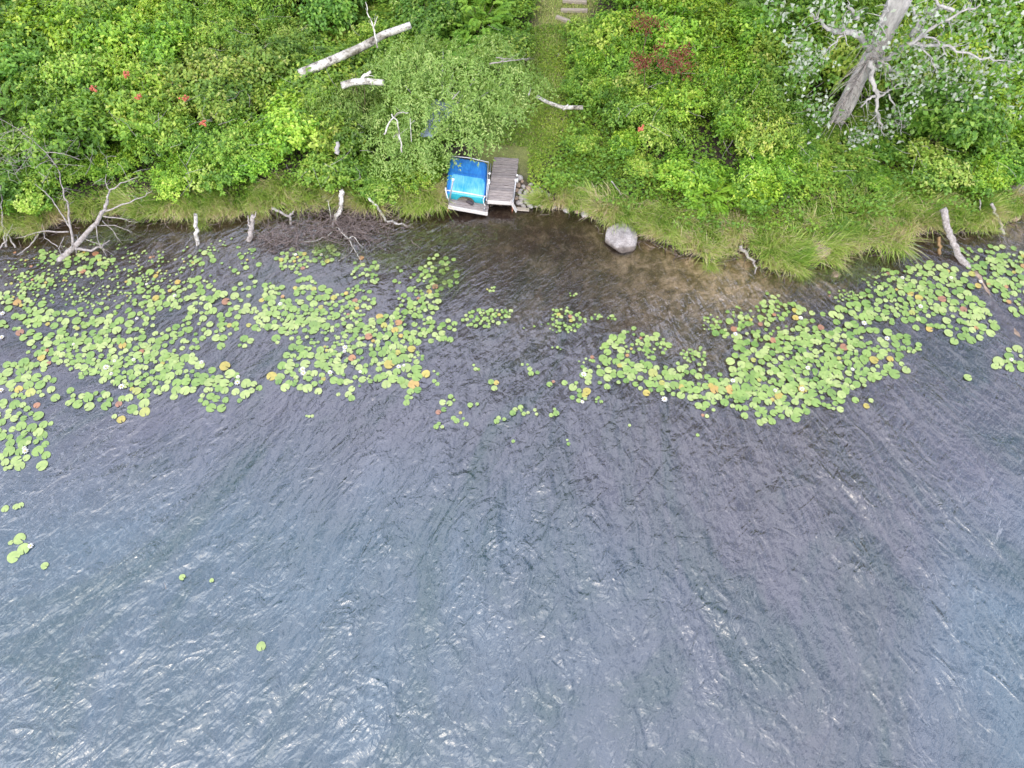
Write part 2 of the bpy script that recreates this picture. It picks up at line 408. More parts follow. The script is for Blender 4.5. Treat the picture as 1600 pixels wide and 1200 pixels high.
    dr = ramp(nt, [(.05, (.055, .034, .026)), (.28, (.052, .044, .054)), (.62, (.052, .052, .070)), (.88, (.034, .064, .086))], math_(nt, 'DIVIDE', depth, 5.))
    pl = noise(nt, polar(7, .16, 21.), 1, 5, .65, 1.0)      # darker and paler streaks painted into the body colour along the wave fan
    dc = mixc(nt, 1, dr.outputs[0], ramp(nt, [(.36, (.35, .62, .52)), (.5, (.9,)*3), (.66, (1.25, 1.2, 1.2))], pl).outputs[0], 'MULTIPLY'); nt.links.new(dc, df.inputs['Color'])
    murk = math_(nt, 'SUBTRACT', 1.0, math_(nt, 'POWER', 2.718, math_(nt, 'MULTIPLY', depth, -.42)))
    body = N(nt, 'ShaderNodeMixShader'); nt.links.new(murk, body.inputs[0]); nt.links.new(tr.outputs[0], body.inputs[1]); nt.links.new(df.outputs[0], body.inputs[2])
    fr = N(nt, 'ShaderNodeFresnel'); fr.inputs['IOR'].default_value = 1.9; nt.links.new(b.outputs[0], fr.inputs['Normal'])
    mx = N(nt, 'ShaderNodeMixShader'); nt.links.new(fr.outputs[0], mx.inputs[0]); nt.links.new(body.outputs[0], mx.inputs[1]); nt.links.new(gl.outputs[0], mx.inputs[2])
    nt.links.new(mx.outputs[0], out.inputs[0]); return m
M['water'] = water_material()

# ------------------------------------------------------------------ the setting: ground, lake bed, water
PATH = [atg(a, b) for a, b in [(895, -40), (884, 10), (870, 45), (852, 90), (845, 140), (825, 190), (800, 235), (795, 260)]]
PW = [1.1, 1.1, .85, .55, .8, 1.3, 1.4, 1.1]
def path_dist(x, y):
    """signed: <0 inside the path"""
    best = 9
    for i in range(len(PATH)-1):
        a, b = PATH[i], PATH[i+1]; dx, dy = b.x-a.x, b.y-a.y
        t = max(0, min(1, ((x-a.x)*dx+(y-a.y)*dy)/(dx*dx+dy*dy)))
        d = math.hypot(x-a.x-t*dx, y-a.y-t*dy) - (PW[i]*(1-t)+PW[i+1]*t)
        best = min(best, d)
    return best
def grid(xs, ss, name, mat, tintf):
    Xg, Sg = np.meshgrid(xs, ss); Yg = shoreY(Xg)+Sg; Z = ground_h(Xg, Sg)
    Z = Z + .03*np.sin(Xg*5.1+Yg*3.3)*sm(0, 1, Sg)*(np.abs(Xg) < 40)
    V = np.stack([Xg, Yg, Z], -1).reshape(-1, 3); n, m = Xg.shape
    i = np.arange(n*m).reshape(n, m)
    T = np.stack([i[:-1, :-1], i[:-1, 1:], i[1:, 1:], i[1:, :-1]], -1).reshape(-1, 4)
    return mesh_np(name, V, T, mat, tint=tintf(V[:, 0], V[:, 1], Sg.ravel()), smooth=True)
xs = np.concatenate([np.linspace(-200, -32, 12), np.arange(-30, 30.01, .2), np.linspace(32, 200, 12)])
ss = np.concatenate([[-.0], np.arange(.05, 1, .12), np.arange(1, 18, .3), [20, 25, 35, 60, 120, 250]])
def gt(x, y, s):
    t = np.zeros(len(x))
    for k in range(len(x)):
        if abs(x[k]-2) < 6 and y[k] < 34:
            d = path_dist(x[k], y[k]); t[k] = max(0, min(1, .5-d*2))*min(1, max(0, (s[k]-.8)))
    return t
tag(grid(xs, ss, 'ground', M['ground'], gt), kind='structure')
sb = -np.concatenate([[0.], np.arange(.05, 1, .1), np.arange(1, 8, .25), np.arange(8, 30, 1.), [40, 80, 200]])[::-1]
SANDS = [(1130, 425, 2.0, .75), (1080, 430, 2.2, .55), (1000, 405, 1.6, .45), (1100, 475, 2.4, .35), (1160, 440, 1.2, .6), (825, 470, 1.0, .42), (1010, 440, 1.5, .28),
         (1300, 405, 1.3, .35), (1230, 430, 1.2, .3), (1590, 350, 1.0, .5), (850, 405, .6, .3), (1290, 430, .6, .5), (1390, 520, 1.0, .25), (1350, 1130, .9, .9), (1480, 1040, 1.2, .8), (1260, 1160, .8, .8)]
SANDW = [(at(a, b), r*1.1, min(1, k*1.25)) for a, b, r, k in SANDS]
def bt(x, y, s):
    t = np.full(len(x), .06)
    for c, r, k in SANDW: t = np.maximum(t, k*1.15*np.exp(-((x-c.x)**2+(y-c.y)**2)/(r*r)))
    return t
tag(grid(xs, sb, 'lake_bed', M['bed'], bt), kind='structure')
# water sheet
wx = np.concatenate([[-200, -80, -40], np.arange(-28, 28.01, .5), [40, 80, 200]]); ws = np.concatenate([[-200, -80, -40], np.arange(-30, .4, .5), [.35]])
Xg, Sg = np.meshgrid(wx, ws); Yg = shoreY(Xg)+Sg
V = np.stack([Xg, Yg, np.zeros_like(Xg)], -1).reshape(-1, 3); n_, m_ = Xg.shape; i_ = np.arange(n_*m_).reshape(n_, m_)
T = np.stack([i_[:-1, :-1], i_[:-1, 1:], i_[1:, 1:], i_[1:, :-1]], -1).reshape(-1, 4)
tag(mesh_np('lake_water', V, T, M['water'], tint=np.clip(-ground_h(Xg, Sg), 0, 5).ravel(), smooth=True), kind='structure')

# ------------------------------------------------------------------ foliage builders (numpy)
def norm(a): return a/np.maximum(np.linalg.norm(a, axis=1, keepdims=True), 1e-6)
def leaves(P, D, Nn, L, W, fold=.25):
    """folded diamond leaves: P base, D axis, Nn normal"""
    D = norm(D); S = norm(np.cross(D, Nn)); Nn = np.cross(S, D)
    L = L[:, None]; W = W[:, None]
    b = P; t = P+D*L - Nn*L*.12; m = P+D*L*.45+Nn*W*fold
    l = m+S*W*.5; r = m-S*W*.5
    V = np.stack([b, l, t, r], 1).reshape(-1, 3); k = np.arange(len(P))*4
    T = np.concatenate([np.stack([k, k+1, k+2], 1), np.stack([k, k+2, k+3], 1)])
    return V, T
def unit(n):
    v = rng.normal(size=(n, 3)); return norm(v)
def shrub_mesh(name, mat, rx=1., rz=.9, ncl=150, per=14, L=.14, W=.085, lobes=7, droop=.0, spray=.22, shape='round', seed=0, zc=.75):
    # lobes: sub-clumps inside the crown
    lc = unit(lobes)*np.array([rx*.85, rx*.85, rz*.42])*rng.uniform(.5, 1, (lobes, 1)); lc[:, 2] = np.abs(lc[:, 2])*rng.uniform(-.2, 1.1, lobes)
    lr = rng.uniform(.38, .62, lobes)*rx; ltint = rng.normal(0, .10, lobes)
    which = rng.integers(0, lobes, ncl)
    d = unit(ncl); d[:, 2] = np.where(rng.random(ncl) < .8, np.abs(d[:, 2]), d[:, 2])
    C = lc[which]+d*lr[which][:, None]*rng.uniform(.55, 1.08, (ncl, 1))*np.array([1, 1, rz/rx])
    C[:, 2] += zc*rz
    C[:, 2] = np.maximum(C[:, 2], .06)
    out = norm(C-np.array([0, 0, .15])+0.0)
    ct = rng.normal(0, .15, ncl)+ltint[which]*1.3
    idx = np.repeat(np.arange(ncl), per); n = len(idx)
    axis = norm(out[idx]*1.0+np.array([0, 0, .35-droop*1.6])+rng.normal(0, .25, (ncl, 3))[idx])
    s = rng.uniform(0, 1, n)
    P = C[idx]+axis*(s[:, None]-.3)*spray*1.6+rng.normal(0, .03+spray*.12, (n, 3))
    P[:, 2] -= droop*s*s*spray*2.2
    side = unit(n); side -= axis*np.sum(side*axis, 1, keepdims=True); side = norm(side)
    D = side*1.0+axis*.55+np.array([0, 0, -.15-droop*1.2])
    Nn = norm(np.array([0, 0, 1.])+out[idx]*.5+rng.normal(0, .38, (n, 3)))
    Ls = L*rng.uniform(.6, 1.25, n); Ws = W*rng.uniform(.7, 1.2, n)
    V, T = leaves(P, D, Nn, Ls, Ws)
    tint = np.clip(.42+ct[idx]+rng.normal(0, .14, n)+.12*(s-.4), 0, 1)
    return mesh_np(name, V, T, mat, tint=np.repeat(tint, 4), mesh_only=True)
def pinnate_mesh(name, mat, rx=1.1, rz=1., ncl=95, zc=.7):
    """sumac / ash like fronds: leaflets in two rows"""
    d = unit(ncl); d[:, 2] = np.abs(d[:, 2])
    C = d*rng.uniform(.25, 1, (ncl, 1))*np.array([rx, rx, rz]); C[:, 2] += zc*rz*.8
    out = norm(C*np.array([1, 1, .3])+rng.normal(0, .2, (ncl, 3))); per = 15
    idx = np.repeat(np.arange(ncl), per); j = np.tile(np.arange(per), ncl); n = len(idx)
    s = (j//2)/(per/2); sg = np.where(j % 2 == 0, 1., -1.)
    ln = rng.uniform(.35, .6, ncl)[idx]
    a = norm(out+np.array([0, 0, .15])); axis = a[idx]
    sidev = norm(np.cross(a, np.array([0, 0, 1.])))[idx]
    P = C[idx]+axis*(s*ln)[:, None]; P[:, 2] -= .35*ln*s*s
    D = sidev*sg[:, None]+axis*.45+np.array([0, 0, -.2]); D[j == per-1] = axis[j == per-1]
    Nn = norm(np.array([0, 0, 1.])+rng.normal(0, .18, (n, 3)))
    V, T = leaves(P, D, Nn, .20*rng.uniform(.8, 1.1, n)*(1-.3*s), .07*np.ones(n), .15)
    ct = rng.normal(0, .12, ncl)[idx]
    return mesh_np(name, V, T, mat, tint=np.repeat(np.clip(.48+ct+rng.normal(0, .06, n), 0, 1), 4), mesh_only=True)
def stems_mesh(name, rx, h, n=6):
    g = Geo()
    for k in range(n):
        a = rnd.uniform(0, 6.28); r = rx*rnd.uniform(.25, .7)
        pts = [(0, 0, -.05), (r*.3*math.cos(a), r*.3*math.sin(a), h*.35), (r*.7*math.cos(a+.2), r*.7*math.sin(a+.2), h*.7), (r*math.cos(a+.1), r*math.sin(a+.1), h*1.05)]
        g.tube(pts, [.028, .022, .014, .006], 5, cap=False)
    o = g.build(name, M['stem']); me = o.data; bpy.data.objects.remove(o); return me
KINDS = {}
KINDS['broad'] = [(shrub_mesh('foliage', M['leaf'], 1.15, 1.0, 260, 15, .155, .10, 9, spray=.24), stems_mesh('stem', 1., 1.4)) for _ in range(4)]
KINDS['small'] = [(shrub_mesh('foliage', M['leaf'], 1.1, .9, 330, 15, .11, .065, 10, spray=.19), stems_mesh('stem', 1., 1.2)) for _ in range(3)]
KINDS['pinnate'] = [(pinnate_mesh('foliage', M['leaf']), stems_mesh('stem', 1., 1.2)) for _ in range(2)]
KINDS['willow'] = [(shrub_mesh('foliage', M['willow'], 1.25, 1.1, 260, 22, .13, .028, 9, droop=.55, spray=.34), stems_mesh('stem', 1., 1.5)) for _ in range(2)]
WORDS = {'broad': 'broad-leaved shrub', 'small': 'small-leaved shrub', 'pinnate': 'feathery-leaved shrub', 'willow': 'narrow-leaved willow shrub'}

LMS = [('the fallen birch log', 555, 75), ('the pale willow tree', 705, 140), ('the timber path steps', 890, 20), ('the blue pedal boat', 730, 280),
       ('the red-brown leaf sprays', 1050, 85), ('the large grey tree trunk', 1345, 110), ('the pale boulder', 970, 368),
       ('the leaning driftwood log', 1495, 370), ('the big dead branch', 130, 350), ('the top left corner', 0, 0), ('the top right corner', 1600, 0),
       ('the left edge', 0, 180), ('the right edge', 1600, 200), ('the broken birch branch', 875, 162), ('the brightest yellow-green clump', 1085, 185),
       ('the upper left edge', 280, 0), ('the upper edge right', 1140, 0), ('the white birch stub', 305, 350), ('the hooked bleached twigs', 620, 200)]
def where(px, py):
    nm, lx, ly = min(LMS, key=lambda l: (l[1]-px)**2+(l[2]-py)**2)
    dx, dy = px-lx, py-ly; v = 'above' if dy < -18 else 'below' if dy > 18 else ''; h = 'left of' if dx < -18 else 'right of' if dx > 18 else ''
    w = (v+' '+h.replace(' of', '')+' of') if v and h else (v or h or 'beside')
    return w+' '+nm
used = {}
ORD = ['', ', second nearest', ', third nearest', ', fourth nearest', ', fifth nearest', ', sixth nearest', ', seventh nearest', ', eighth nearest', ', ninth nearest']
def unique(lab):
    k = used.get(lab, 0); used[lab] = k+1
    return lab+(ORD[k] if k < len(ORD) else ', farthest')
TONES = [('mid green', (1, 1, .95)), ('dark green', (.78, .88, .95)), ('yellow-green', (1.15, 1.12, .78)), ('fresh green', (1.08, 1.15, .85)), ('dull olive green', (1.08, .98, 1.2)), ('pale green', (1.15, 1.1, 1.3))]
s0x = [-200, 0, 240, 480, 600, 700, 860, 960, 1050, 1420, 1500, 1600, 1900]
s0v = [.8, .8, 1.0, 1.0, 1.1, 1.2, 1.3, 1.7, 2.3, 2.4, 1.6, 1.5, 1.3]
spots = []
yy = 16.
while yy < 33.5:
    xx = -28.+rnd.uniform(0, 1)
    while xx < 28:
        x = xx+rnd.uniform(-.45, .45); y = yy+rnd.uniform(-.45, .45); xx += 1.5
        s = y-float(shoreY(x)); 
        if s < 0: continue
        z = gz(x, y); px, py = pix((x, y, z)); 
        if px < -110 or px > 1710: continue
        s0 = np.interp(px, s0x, s0v)
        if s < s0: continue
        pd = path_dist(x, y)
        if pd < .75: continue
        if 690 < px < 800 and py > 225: continue
        if 745 < px < 868 and py > 190 and s < 4.6: continue
        if math.hypot(px-705, (py-150)) < 55: continue
        if py < 150 and 480 < px < 640 and abs((py-75)+(px-555)*.45) < 24: h = 'low'
        else: h = ''
        spots.append((x, y, z, px, py, s, s0, pd, h))
    yy += 1.35
NSH = 0
spots.sort(key=lambda t: t[4]**2)
for (x, y, z, px, py, s, s0, pd, h) in sorted(spots, key=lambda t: -t[4]):
    q = vnoise(x, y, .16, 1)+rnd.uniform(-.25, .25); q2 = vnoise(x, y, .22, 5)+rnd.uniform(-.2, .2)
    kind = 'broad'
    if q > .18: kind = 'small'
    if q < -.28: kind = 'pinnate'
    if 560 < px < 720 and 150 < py < 300: kind = 'willow' if py < 255 else 'small'
    tone = 0
    if q2 > .38: tone = 2
    elif q2 > .1: tone = 3
    elif q2 < -.32: tone = 1
    elif q2 < -.2: tone = 4
    for (cx, cy, r, tn) in [(1080, 190, 45, 2), (1535, 200, 45, 2), (1500, 260, 40, 2), (430, 130, 45, 4), (1220, 50, 70, 1), (1300, 280, 40, 1), (60, 240, 50, 1), (30, 20, 60, 1), (250, 20, 60, 2), (120, 90, 40, 2), (350, 150, 50, 4), (1560, 60, 60, 3)]:
        if math.hypot(px-cx, py-cy) < r: tone = tn
    sc = rnd.uniform(.85, 1.25)*(1 if s > s0+1.3 else .72)
    zs = rnd.uniform(.75, 1.1)*(.8 if s < s0+1.3 else 1.1)
    if pd < 1.5: sc *= .75; zs *= .8
    if h == 'low': zs *= .55
    if 470 < px < 640 and 60 < py < 190: zs *= .7
    if px > 860 and px < 1010 and py > 190: sc *= .62; zs *= .9
    if 1210 < px < 1420 and 185 < py < 340: zs *= .36
    fm, stm = rnd.choice(KINDS[kind])
    tn, tc = TONES[tone]
    size = 'low' if zs*sc < .8 else 'tall' if zs*sc > 1.25 else 'rounded'
    cpy = pix((x, y, z+sc*zs))[1]
    o = thing(f'shrub', unique(f'{size} {tn} {WORDS[kind]} {where(px, cpy)}'), 'shrub', (x, y, z), (rnd.uniform(-.08, .08), rnd.uniform(-.08, .08), rnd.uniform(0, 6.28)), 'shrubs in the thicket on the bank')
    o.scale = (sc, sc, sc*zs)
    f = obj_me('foliage', fm, o); j = rnd.uniform(.86, 1.14)
    f.color = (tc[0]*j*rnd.uniform(.93, 1.07), tc[1]*j, tc[2]*j, 1)
    obj_me('stem', stm, o); NSH += 1
print('shrubs', NSH)

# low ground cover (uncountable)
def scatter(n, xr, yr, test):
    out = []
    a0, b0 = at(690, 335, 0), at(818, 243, 0)      # kept clear: the dock and the boat stand here
    while len(out) < n:
        x = rng.uniform(*xr, 4000); y = rng.uniform(*yr, 4000); s = y-shoreY(x)
        k = test(x, y, s)&~((x > a0.x-.1)&(x < b0.x+.15)&(y > a0.y-.5)&(y < b0.y+.1)); out += list(zip(x[k], y[k], s[k]))
    a = np.array(out[:n]); return a[:, 0], a[:, 1], a[:, 2]
def pd_arr(x, y): return np.array([path_dist(a, b) if abs(a-2) < 8 else 9 for a, b in zip(x, y)])
def cover(name, n, xr, yr, test, L, W, hmax, mat, base=.45, label=None, color=(1, 1, 1, 1)):
    x, y, s = scatter(n, xr, yr, test)
    z = ground_h(x, s)+rng.uniform(.02, 1, n)**1.0*hmax*(.5+.5*np.sin(x*2.1+1)*np.sin(y*2.7))+.02
    P = np.stack([x, y, z], 1); D = unit(n); D[:, 2] = np.abs(D[:, 2])*.3
    Nn = norm(np.array([0, 0, 1.])+rng.normal(0, .35, (n, 3)))
    V, T = leaves(P, D, Nn, L*rng.uniform(.6, 1.3, n), W*rng.uniform(.6, 1.3, n))
    tint = np.clip(base+.16*np.sin(x*1.3+y*.7)*np.sin(y*1.1)+rng.normal(0, .14, n), 0, 1)
    o = mesh_np(name, V, T, mat, tint=np.repeat(tint, 4)); o.color = color
    return tag(o, label, 'plants', kind='stuff')
cover('undergrowth', 130000, (-27, 27), (16, 33), lambda x, y, s: (s > .45)&(pd_arr(x, y) > .2), .14, .09, .85, M['leaf'], .35, 'tangled leafy undergrowth filling the gaps beneath the shrubs')
cover('woodland_undergrowth', 40000, (-45, 45), (33, 50), lambda x, y, s: s > 5, .3, .2, 1.1, M['leaf'], .3, 'leafy undergrowth below the woodland trees beyond the thicket')
cover('ground_cover', 34000, (-3, 9), (17.5, 27), lambda x, y, s: (s > .55)&(pd_arr(x, y) < 2.8)&((pd_arr(x, y) > -.3)|(y < 27.3)), .085, .06, .22, M['cover'], .5, 'low bright green ground cover between the dock and the path')
cover('bank_ground_cover', 26000, (2, 24), (13, 22), lambda x, y, s: (s > .5)&(s < 3.6), .095, .065, .3, M['cover'], .55, 'low leafy plants among the grass on the right bank')

# ------------------------------------------------------------------ grass
def blades(P, ang, L, W, bend, tint):
    n = len(P); d = np.stack([np.cos(ang), np.sin(ang), np.zeros(n)], 1); sd_ = np.stack([-np.sin(ang), np.cos(ang), np.zeros(n)], 1)
    rows = []
    for t, w in ((0, 1), (.4, .85), (.75, .5), (1, 0.08)):
        hor = bend*L*t*t; ver = L*t*(1-.55*bend*t)
        c = P+d*hor[:, None]; c = c.copy(); c[:, 2] += ver
        rows += [c+sd_*(W*w*.5)[:, None], c-sd_*(W*w*.5)[:, None]]
    V = np.stack(rows, 1).reshape(-1, 3); k = np.arange(n)*8
    T = np.concatenate([np.stack([k+2*i, k+2*i+1, k+2*i+3, k+2*i+2], 1) for i in range(3)])
    return V, T, np.repeat(tint, 8)
def fringe_band(x):
    px = 800+x*F/24.5
    return px
nG = 36000
x = rng.uniform(-23, 22, nG*2); s = np.abs(rng.normal(0, 1, nG*2))
pxx = 800+x*F/24.0
wid = np.interp(pxx, [-200, 0, 100, 200, 240, 480, 600, 620, 700, 710, 840, 872, 1000, 1050, 1430, 1500, 1600, 1900], [.3, .35, .4, .6, .7, .7, .3, .7, .8, .05, .05, .4, 1.0, 1.35, 1.4, 1.0, .8, .8])
s = s*wid*.75+.08
keep = (s < wid*2.1)&~((pxx > 690)&(pxx < 835)&(s < 1.2))
pos = np.stack([x, s], 1)[keep]
clump = np.array([vnoise(a, b, 1.3, 3)+.5*vnoise(a, b, 3.1, 4) for a, b in pos]); pos = pos[(clump+rng.uniform(-.45, .45, len(clump))) > -.1][:nG]
x, s = pos[:, 0], pos[:, 1]; n = len(x); y = shoreY(x)+s
P = np.stack([x, y, ground_h(x, s)-.02], 1)
cl = np.array([vnoise(a, b, .8, 9) for a, b in zip(x, y)]); cl2 = np.array([vnoise(a, b, 2.2, 12) for a, b in zip(x, y)])
ang = -math.pi/2+cl*3.2+rng.normal(0, .55, n)
tint = np.clip(.40+cl2*.75+.14*(s < .35)+rng.normal(0, .2, n)+(rng.random(n) < .12)*.4, 0, 1)
V, T, tt = blades(P, ang, rng.uniform(.35, .9, n), rng.uniform(.014, .030, n), rng.uniform(.2, 1.0, n), tint)
tag(mesh_np('bank_grass', V, T, M['grass'], tint=tt), 'long green and straw grass fringing the shoreline', 'grass', kind='stuff')
# path grass, short and dry
n = 9000
x, y, s = scatter(n, (-1, 6), (20, 33), lambda x, y, s: (pd_arr(x, y) < .25)&(s > 2))
V, T, tt = blades(np.stack([x, y, ground_h(x, s)], 1), rng.uniform(0, 6.28, n), rng.uniform(.08, .25, n), rng.uniform(.010, .018, n), rng.uniform(.3, 1, n), np.clip(rng.normal(.5, .24, n), 0, 1))
tag(mesh_np('path_grass', V, T, M['grass'], tint=tt), 'short dry yellow-green grass on the footpath', 'grass', kind='stuff')

def tussock(nb, r, L, straw, lean):
    a0 = rng.uniform(0, 6.28, nb); rr = r*np.sqrt(rng.random(nb))*.75
    P = np.stack([rr*np.cos(a0), rr*np.sin(a0), np.full(nb, -.03)], 1)
    ang = a0+rng.normal(0, .35, nb); ang = np.where(rng.random(nb) < lean+.2, rng.uniform(-2.3, -.8)+rng.normal(0, .6, nb), ang)
    ti = np.clip(np.where(rng.random(nb) < straw, rng.normal(.86, .1, nb), rng.normal(.42, .2, nb)), 0, 1)
    V, T, tt = blades(P, ang, L*rng.uniform(.6, 1.15, nb), rng.uniform(.02, .036, nb), rng.uniform(.2, 1.45, nb), ti)
    return mesh_np('grass_tussock', V, T, M['grass'], tint=tt, mesh_only=True)
TUS = {'green': [tussock(300, .5, .75, .06, .35), tussock(270, .5, .65, .1, .5)], 'mixed': [tussock(300, .5, .8, .35, .5)], 'straw': [tussock(270, .5, .65, .8, .55)]}
for px, py, k, sc in [(18, 345, 'mixed', 1), (62, 350, 'straw', .9), (40, 335, 'green', 1), (225, 322, 'mixed', .8), (268, 318, 'green', 1.2), (292, 330, 'straw', .9), (325, 318, 'green', 1), (352, 326, 'straw', 1), (372, 330, 'straw', .8),
                      (318, 350, 'green', .6), (408, 318, 'green', 1), (440, 312, 'green', 1.2), (468, 318, 'mixed', .9), (410, 338, 'straw', .6), (630, 314, 'green', 1), (655, 316, 'green', 1.1), (680, 312, 'green', 1.2), (648, 325, 'mixed', .8),
                      (888, 306, 'green', .8), (915, 318, 'green', 1), (948, 326, 'green', 1.1), (985, 336, 'green', 1.1), (1015, 346, 'green', 1.1), (1050, 362, 'green', 1.1), (1080, 372, 'green', 1),
                      (1100, 392, 'mixed', .9), (1150, 360, 'straw', 1.1), (1178, 380, 'green', 1), (1110, 415, 'green', .55), (1210, 395, 'green', 1.2), (1235, 378, 'green', 1.1), (1205, 412, 'mixed', .7), (1248, 425, 'green', .6), (1292, 400, 'green', 1.1),
                      (1332, 380, 'straw', 1.0), (1310, 365, 'green', 1.1), (1360, 372, 'mixed', 1.1), (1392, 378, 'green', 1.3), (1420, 355, 'straw', 1), (1445, 345, 'mixed', 1.1), (1462, 330, 'green', 1), (1510, 345, 'green', 1), (1535, 352, 'green', .9), (1260, 350, 'green', 1.2),
                      (1175, 345, 'green', 1), (1225, 340, 'straw', .8), (1350, 340, 'green', 1.2), (1405, 325, 'green', 1), (1418, 400, 'green', .45), (1550, 335, 'mixed', .8), (300, 306, 'green', 1.1)]:
    p = atg(px, py); me = rnd.choice(TUS[k])
    w = {'green': 'green arching grass tussock', 'mixed': 'half-dry grass tussock', 'straw': 'dry straw-coloured grass tussock'}[k]
    o = obj_me('grass_tussock', me, loc=p); o.rotation_euler.z = rnd.uniform(-.6, .6); o.scale = (sc*.85, sc*.85, sc*rnd.uniform(.6, .85))
    tag(o, unique(f'{w} on the shore {where(px, py)}'), 'grass tussock', 'grass tussocks along the shore')

# ------------------------------------------------------------------ trees
def rough_path(pts, n=5, j=.04):
    pts = [Vector(p) for p in pts]; out = []
    for a, b in zip(pts[:-1], pts[1:]):
        for k in range(n): out.append(a.lerp(b, k/n)+Vector((rnd.gauss(0, j), rnd.gauss(0, j), rnd.gauss(0, j)))*(0 if (k == 0 and a is pts[0]) else 1))
    out.append(pts[-1]); return out
def limb(name, pts, r0, r1, mat, parent, origin, sides=8, n=4, j=.02, ridge=0, twigs=0, tl=.5, bend=None):
    q = rough_path([Vector(p)-origin for p in pts], n, j); m = len(q)
    g = Geo().tube(q, [r0+(r1-r0)*(i/(m-1)) for i in range(m)], sides, ridge)
    for _ in range(twigs):
        i = rnd.randint(m//3, m-2); d = (q[i+1]-q[i]).normalized()
        sd_ = Vector((rnd.gauss(0, 1), rnd.gauss(0, 1), rnd.gauss(0, .6))).normalized()
        e = (d*.7+sd_).normalized(); L = tl*rnd.uniform(.4, 1.1); c = q[i]; tp = [c]
        for k in range(4): e = (e+Vector((rnd.gauss(0, .25), rnd.gauss(0, .25), rnd.gauss(0, .2)-.03))).normalized(); c = c+e*L/4; tp.append(c)
        rr_ = (r0+(r1-r0)*(i/(m-1)))*.45
        g.tube(tp, [max(rr_*(1-k/4.5), .003) for k in range(5)], 4, cap=False)
    return g.build(name, mat, parent)
def leafcloud(name, centres, spreads, per, L, W, mat, parent, origin, tintb=.5, up=.6, droop=.1):
    C = np.array([np.array(c)-np.array(origin) for c in centres]); S = np.array(spreads)
    idx = np.repeat(np.arange(len(C)), per); n = len(idx)
    P = C[idx]+rng.normal(0, 1, (n, 3))*S[idx][:, None]*np.array([1, 1, .8])
    D = unit(n); D[:, 2] -= droop
    Nn = norm(np.array([0, 0, up])+rng.normal(0, .6, (n, 3)))
    V, T = leaves(P, D, Nn, L*rng.uniform(.6, 1.2, n), W*rng.uniform(.7, 1.2, n))
    return mesh_np(name, V, T, mat, tint=np.repeat(np.clip(tintb+rng.normal(0, .16, n), 0, 1), 4), parent=parent)

# the large grey tree at the right
TY = 21.2
base = atg(1288, 222); base = Vector((12.0, TY, gz(12., TY)))
tree = thing('silver_maple_tree', 'large grey ridged tree trunk with bare twisting limbs and silver-backed leaves', 'tree', base)
tp = [base+Vector((0, 0, -.2))]+[atY(a, b, TY) for a, b in [(1296, 208), (1312, 182), (1330, 148), (1348, 112), (1366, 82), (1384, 48), (1398, 12)]]
tp += [tp[-1]+Vector((.15, .3, 2.0)), tp[-1]+Vector((.1, 1.2, 4.5)), tp[-1]+Vector((.3, 2.2, 7.5))]
rads = [.13, .14, .17, .21, .25, .28, .31, .33, .30, .22, .12]
q = []; qr = []
for i in range(len(tp)-1):
    for k in range(6): t = k/6; q.append(tp[i].lerp(tp[i+1], t)-base); qr.append(rads[i]*(1-t)+rads[i+1]*t)
g = Geo().tube(q, qr, 26, ridge=.055)
off = Vector((.16, -.14, 0))
g.tube([v+off*(.6+.4*math.sin(i*.2)) for i, v in enumerate(q[6:44])], [r*.55 for r in qr[6:44]], 12, ridge=.08)
g.tube([v+Vector((-.24, -.12, 0))*(1+.5*math.sin(i*.17)) for i, v in enumerate(q[10:42])], [r*.36 for r in qr[10:42]], 10, ridge=.08)
g.build('trunk', M['bark'], tree)
def TP(cx, cy, dy=0.): return atY(1200+cx/2.857, cy/2.857, TY+dy)
